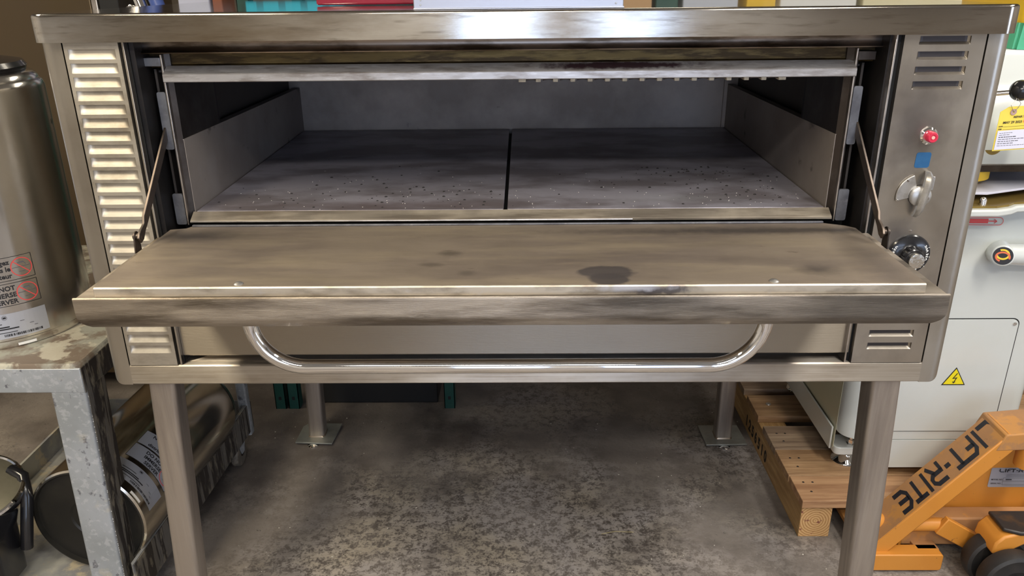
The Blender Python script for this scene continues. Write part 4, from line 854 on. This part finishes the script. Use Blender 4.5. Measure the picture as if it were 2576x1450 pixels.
# repair tag
rt = thing('repair_tag', 'yellow repair tag with a white label hanging from the black ball lever', 'tag', (1.26, .40, 1.2))
tu = Vector((.998, 0, .06)).normalized(); tvv = Vector((.035, .06, .998)).normalized(); to = Vector((1.226, .402, 1.198))
def tagp(a, b): return flat(to, tu, tvv)(a, b)
bm = B(); prism(bm, [(0, 0), (.125, 0), (.125, .085), (.105, .112), (.02, .112), (0, .10)], to, tu, tvv, tu.cross(tvv)*-1, .0008); make('card', bm, yellow_tag, rt)
N_ = tu.cross(tvv)
if N_.y > 0: N_ = -N_
bm = B(); prism(bm, [(.003, .003), (.125, .003), (.125, .052), (.003, .052)], to+N_*.0012, tu, tvv, N_, .0004); make('white_label', bm, mat('label_white', (.72, .72, .86), .6), rt)
bm = B(); ft = flat(to+N_*.0018, tu, tvv)
rl = random.Random(4)
for z, n, wd in ((.0455, .030, .0013), (.0405, .022, .0013), (.035, .040, .0024), (.0295, .085, .0016), (.0240, .046, .0018), (.0185, .040, .0018), (.013, .070, .0013)):
    x = .008
    while x < .008+n:
        l = rl.uniform(.003, .009); put2d(bm, line2d((x, z), (x+l, z), wd), ft); x += l+.0014
make('label_lines', bm, grey_ink, rt)
bm = B()
for s, x, z, sz in (('REPAIR TAG', .036, .083, .0070), ('MAY 29 2023', .012, .0695, .0085), ('DATE', .003, .0615, .004), ('ITEM', .003, .0545, .004)):
    V, F = text2d(s, sz, 'LEFT', .0002); put2d(bm, ([(a+x, b+z) for a, b, *_ in V], F), ft)
put2d(bm, line2d((.014, .0615), (.12, .0615), .0006), ft); put2d(bm, line2d((.014, .0545), (.12, .0545), .0006), ft)
make('tag_print', bm, black_ink, rt)
bm = B(); V, F = text2d('0858', .0105, 'LEFT', .0001); put2d(bm, ([(a+.062, b+.070) for a, b, *_ in V], F), ft); make('tag_number', bm, orange_ink, rt)
bm = B(); put2d(bm, ring2d(.033, .098, .0052, .0055, 24), ft); make('tag_eyelet', bm, mat('eyelet', (.45, .3, .28), .6), rt)
bm = B(); e = to+tu*.033+tvv*.098; tube(bm, [e+N_*.002, e+Vector((-.012, -.004, .018)), e+Vector((.0, -.004, .034)), Vector((1.262, .405, 1.330)), Vector((1.258, .420, 1.352))], .0007, 6)
tube(bm, [e+N_*.002, e+Vector((.008, -.004, .012)), e+Vector((.012, -.004, .022)), e+Vector((.002, -.004, .034))], .0007, 6); make('tag_wire', bm, edge_m, rt)

# ================================================================= pallet jack
jk = thing('pallet_jack', 'orange hand pallet jack with black lettering in front of the dough machine', 'pallet jack', (1.3, .35, FZ))
def J(n, bm, m, parent=None, **k): return make(n, bm, m, parent or jk, **k)
A0 = Vector((1.030, .28, -.002)); A1 = Vector((1.378, .28, .417)); ad = (A1-A0).normalized(); BL = (A1-A0).length; an = Vector((-ad.z, 0, ad.x)); bw = .118
bm = B(); th = .052
prism(bm, [(0, 0), (BL, 0), (BL+.012, -th), (.03, -th)], A0, ad, an, (0, 1, 0), bw); beam = J('main_beam', bm, jack_m, bevel=.004)
bm = B(); prism(bm, rrect(.002, BL-.002, .003, bw-.003, .004, 2), A0+an*.0005, ad, (0, 1, 0), an, .0012); J('beam_top', bm, jack_dust, beam)
bm = B(); prism(bm, [(-.008, -.006), (.20, .014), (.20, -.05), (-.03, -.06)], A1+Vector((-.002, -.001, .003)), (1, 0, 0), (0, 0, 1), (0, 1, 0), bw+.01); J('top_plate', bm, jack_dust, bevel=.004)
bm = B(); cyl(bm, (1.462, .30, .30), (1.462, .30, .40), .036, n=28); J('pivot_tube', bm, jack_m, smooth=60)
# lettering: strokes, read from the upper end downwards
bm = B(); H = .086; rd = -ad; upv = Vector((0, -1, 0)); org = A0+ad*(BL-.012)+Vector((0, .100, 0))+an*.0019
G = {'L': (.95, [[(0, 1), (0, .3), (.22, .08), (.9, .08)]]), 'I': (.28, [[(.08, 0), (.08, 1)]]), 'F': (.72, [[(.08, 0), (.08, .7), (.3, .92), (.85, .92)], [(.08, .5), (.6, .5)]]),
     'T': (.80, [[(-.05, .92), (.82, .92)], [(.40, .92), (.40, 0)]]), '-': (.45, [[(.05, .5), (.38, .5)]]), 'R': (1.0, [[(.0, .92), (.65, .92), (.85, .78), (.85, .6), (.68, .46), (.0, .46)], [(.08, .46), (.08, 0)], [(.5, .46), (.85, 0)]]),
     'E': (.95, [[(.9, .92), (.3, .92), (.08, .7), (.08, .28), (.3, .08), (.9, .08)], [(.1, .5), (.8, .5)]])}
def strokes(bm, s, o, u, v, H, w, d=.0006, sp=.12):
    x = 0; nn = Vector(u).cross(Vector(v))
    for ch in s:
        adv, ls = G[ch]
        for l in ls: ribbon(bm, [((x+a+.18*(b-.5)*0)*H, b*H) for a, b in l], w*H, o, u, v, nn, d)
        x += adv+sp
    return x*H
tw = .372; tot = sum(G[c_][0]+.12 for c_ in 'LIFT-RITE')*H; sx_ = tw/tot
strokes(bm, 'LIFT-RITE', org, rd*sx_, upv, H, .2); J('lettering', bm, black_ink, beam)
pb = A0+ad*.088+Vector((0, .066, 0)); bm = B(); lathe(bm, pb, an, [(.028, .0), (.028, .006), (.022, .016), (.001, .019)], 28); J('beam_cap_bolt', bm, jack_m, beam, smooth=45)
# base crossbar and plank arm
bm = B(); prism(bm, rrect(1.02, 1.262, -.052, .006, .008, 3), (0, .262, 0), (1, 0, 0), (0, 0, 1), (0, 1, 0), .05); J('cross_bar', bm, jack_m, bevel=.003)
bm = B(); prism(bm, [(1.195, .29), (1.262, .29), (1.245, .52), (1.175, .52)], (0, 0, -.012), (1, 0, 0), (0, 1, 0), (0, 0, 1), .018); J('floor_arm', bm, jack_dust, bevel=.003)
bm = B(); prism(bm, [(1.03, .29), (1.10, .29), (1.10, .52), (1.03, .52)], (0, 0, -.012), (1, 0, 0), (0, 1, 0), (0, 0, 1), .018); J('floor_arm', bm, jack_dust, bevel=.003)
for x in (1.118, 1.160):
    bm = B(); ribbon(bm, [(0, -.03), (.0, .015), (-.012, .035), (-.012, .05)], .007, (x, .33, 0), (1, 0, 0), (0, 0, 1), (0, 1, 0), .05); J('inner_bracket', bm, jack_m)
bm = B(); box(bm, 1.12, 1.158, .36, .40, -.03, .03); J('bracket_roller', bm, dark_steel, bevel=.004)
bm = B(); prism(bm, [(1.19, -.02), (1.70, -.02), (1.70, .33), (1.40, .33), (1.19, .09)], (0, .40, 0), (1, 0, 0), (0, 0, 1), (0, 1, 0), .015); bp = J('back_plate', bm, jack_m, bevel=.004)
bm = B(); prism(bm, rrect(1.432, 1.60, .152, .222, .005, 3), (0, .3985, 0), (1, 0, 0), (0, 0, 1), (0, 1, 0), .001); dp = J('name_plate', bm, silver_label, bp)
bm = B(); strokes(bm, 'LIFT-RITE', Vector((1.458, .3975, .207)), Vector((1.25, 0, 0)), Vector((0, 0, 1)), .012, .17, .0004)
for s, x, z in (('MODEL NO.', 1.438, .178), ('SERIAL NO.', 1.438, .164)):
    V, F = text2d(s, .0065, 'LEFT', .0001); put2d(bm, ([(a+x, b+z) for a, b, *_ in V], F), lambda a, b: Vector((a, .3972, b)))
for q in (line2d((1.482, .180), (1.50, .180), .003), line2d((1.474, .186), (1.56, .186), .0006), line2d((1.474, .174), (1.56, .174), .0006), line2d((1.474, .161), (1.56, .161), .0006), line2d((1.474, .161), (1.474, .186), .0006), line2d((1.48, .197), (1.56, .197), .0006), line2d((1.48, .192), (1.55, .192), .0006)): put2d(bm, q, lambda a, b: Vector((a, .3972, b)))
J('plate_print', bm, black_ink, dp)
bm = B(); box(bm, 1.16, 1.70, .33, .39, -.012, .088); J('frame_box', bm, jack_dust, bevel=.006)
bm = B(); cyl(bm, (1.12, .315, .078), (1.272, .315, .078), .020, n=24); J('link_tube', bm, jack_m, smooth=50, bevel=.002)
ld = Vector((1.372-1.262, 0, .020-.085)); Ln = ld.length; ld.normalize(); ln_ = Vector((-ld.z, 0, ld.x))
bm = B(); pol = [(-.01, -.030), (Ln-.012, -.030)]+[(Ln+.028*math.sin(a), -.028*math.cos(a)) for a in [i/8*PI for i in range(9)]]+[(-.012, .030)]
prism(bm, pol, (1.262, .288, .085), ld, ln_, (0, 1, 0), .02); lk = J('link_arm', bm, jack_m, bevel=.003)
bm = B(); lathe(bm, (1.366, .288, .026), (0, -1, 0), [(.015, 0), (.015, .006), (.012, .009), (.001, .009)], 24); J('link_bolt', bm, jack_m, lk, smooth=40)
bm = B(); prism(bm, [(1.335, .088), (1.34, .125), (1.36, .148), (1.40, .158), (1.70, .155), (1.70, .125), (1.42, .12), (1.39, .10), (1.36, .085)], (0, .17, 0), (1, 0, 0), (0, 0, 1), (0, 1, 0), .10); stc = J('steering_casting', bm, jack_m, bevel=.006)
bm = B(); prism(bm, [(1.36, .02), (1.40, .0), (1.70, .0), (1.70, .10), (1.36, .10)], (0, .165, .155), (1, 0, 0), (0, 1, 0), (0, 0, 1), .012); J('greasy_cover', bm, grease, stc, bevel=.004)
bm = B(); box(bm, 1.55, 1.62, .27, .33, .068, .2); J('pump_block', bm, grease, bevel=.006)
for y in (.115, .20):
    bm = B(); wc = (1.385, y, FZ+.0885)
    lathe(bm, wc, (0, 1, 0), [(.018, .012), (.035, .008), (.04, .002), (.068, .004), (.078, 0), (.086, .006), (.088, .014), (.088, .042), (.084, .05), (.05, .05), (.018, .045)], 48); wh = J('steer_wheel', bm, rubber, smooth=35)
    bm = B(); lathe(bm, (wc[0], wc[1]-.004, wc[2]), (0, 1, 0), [(.016, 0), (.016, .05)], 20); J('wheel_hub', bm, dark_steel, wh, smooth=40)

# ================================================================= floor litter
bm = B()
for i in range(110):
    x = rnd.uniform(-1.0, 1.0); y = rnd.uniform(.0, 1.5); r = rnd.uniform(.0008, .003); a = rnd.uniform(0, PI)
    lathe(bm, (x, y, FZ), (0, 0, 1), [(r, 0), (r*.6, r*.5)], 5)
tag(make('floor_litter', bm, mat('pale_litter', (.62, .58, .5), .8)), 'tiny pale scraps scattered over the concrete floor below the oven', 'litter', kind='stuff')
bm = B(); tube(bm, [(.255, .44, FZ+.001), (.30, .452, FZ+.002), (.36, .449, FZ+.001)], .0007, 5)
tag(make('straw', bm, mat('straw', (.6, .5, .22), .6)), 'single yellow straw lying on the concrete between the oven legs', 'straw')
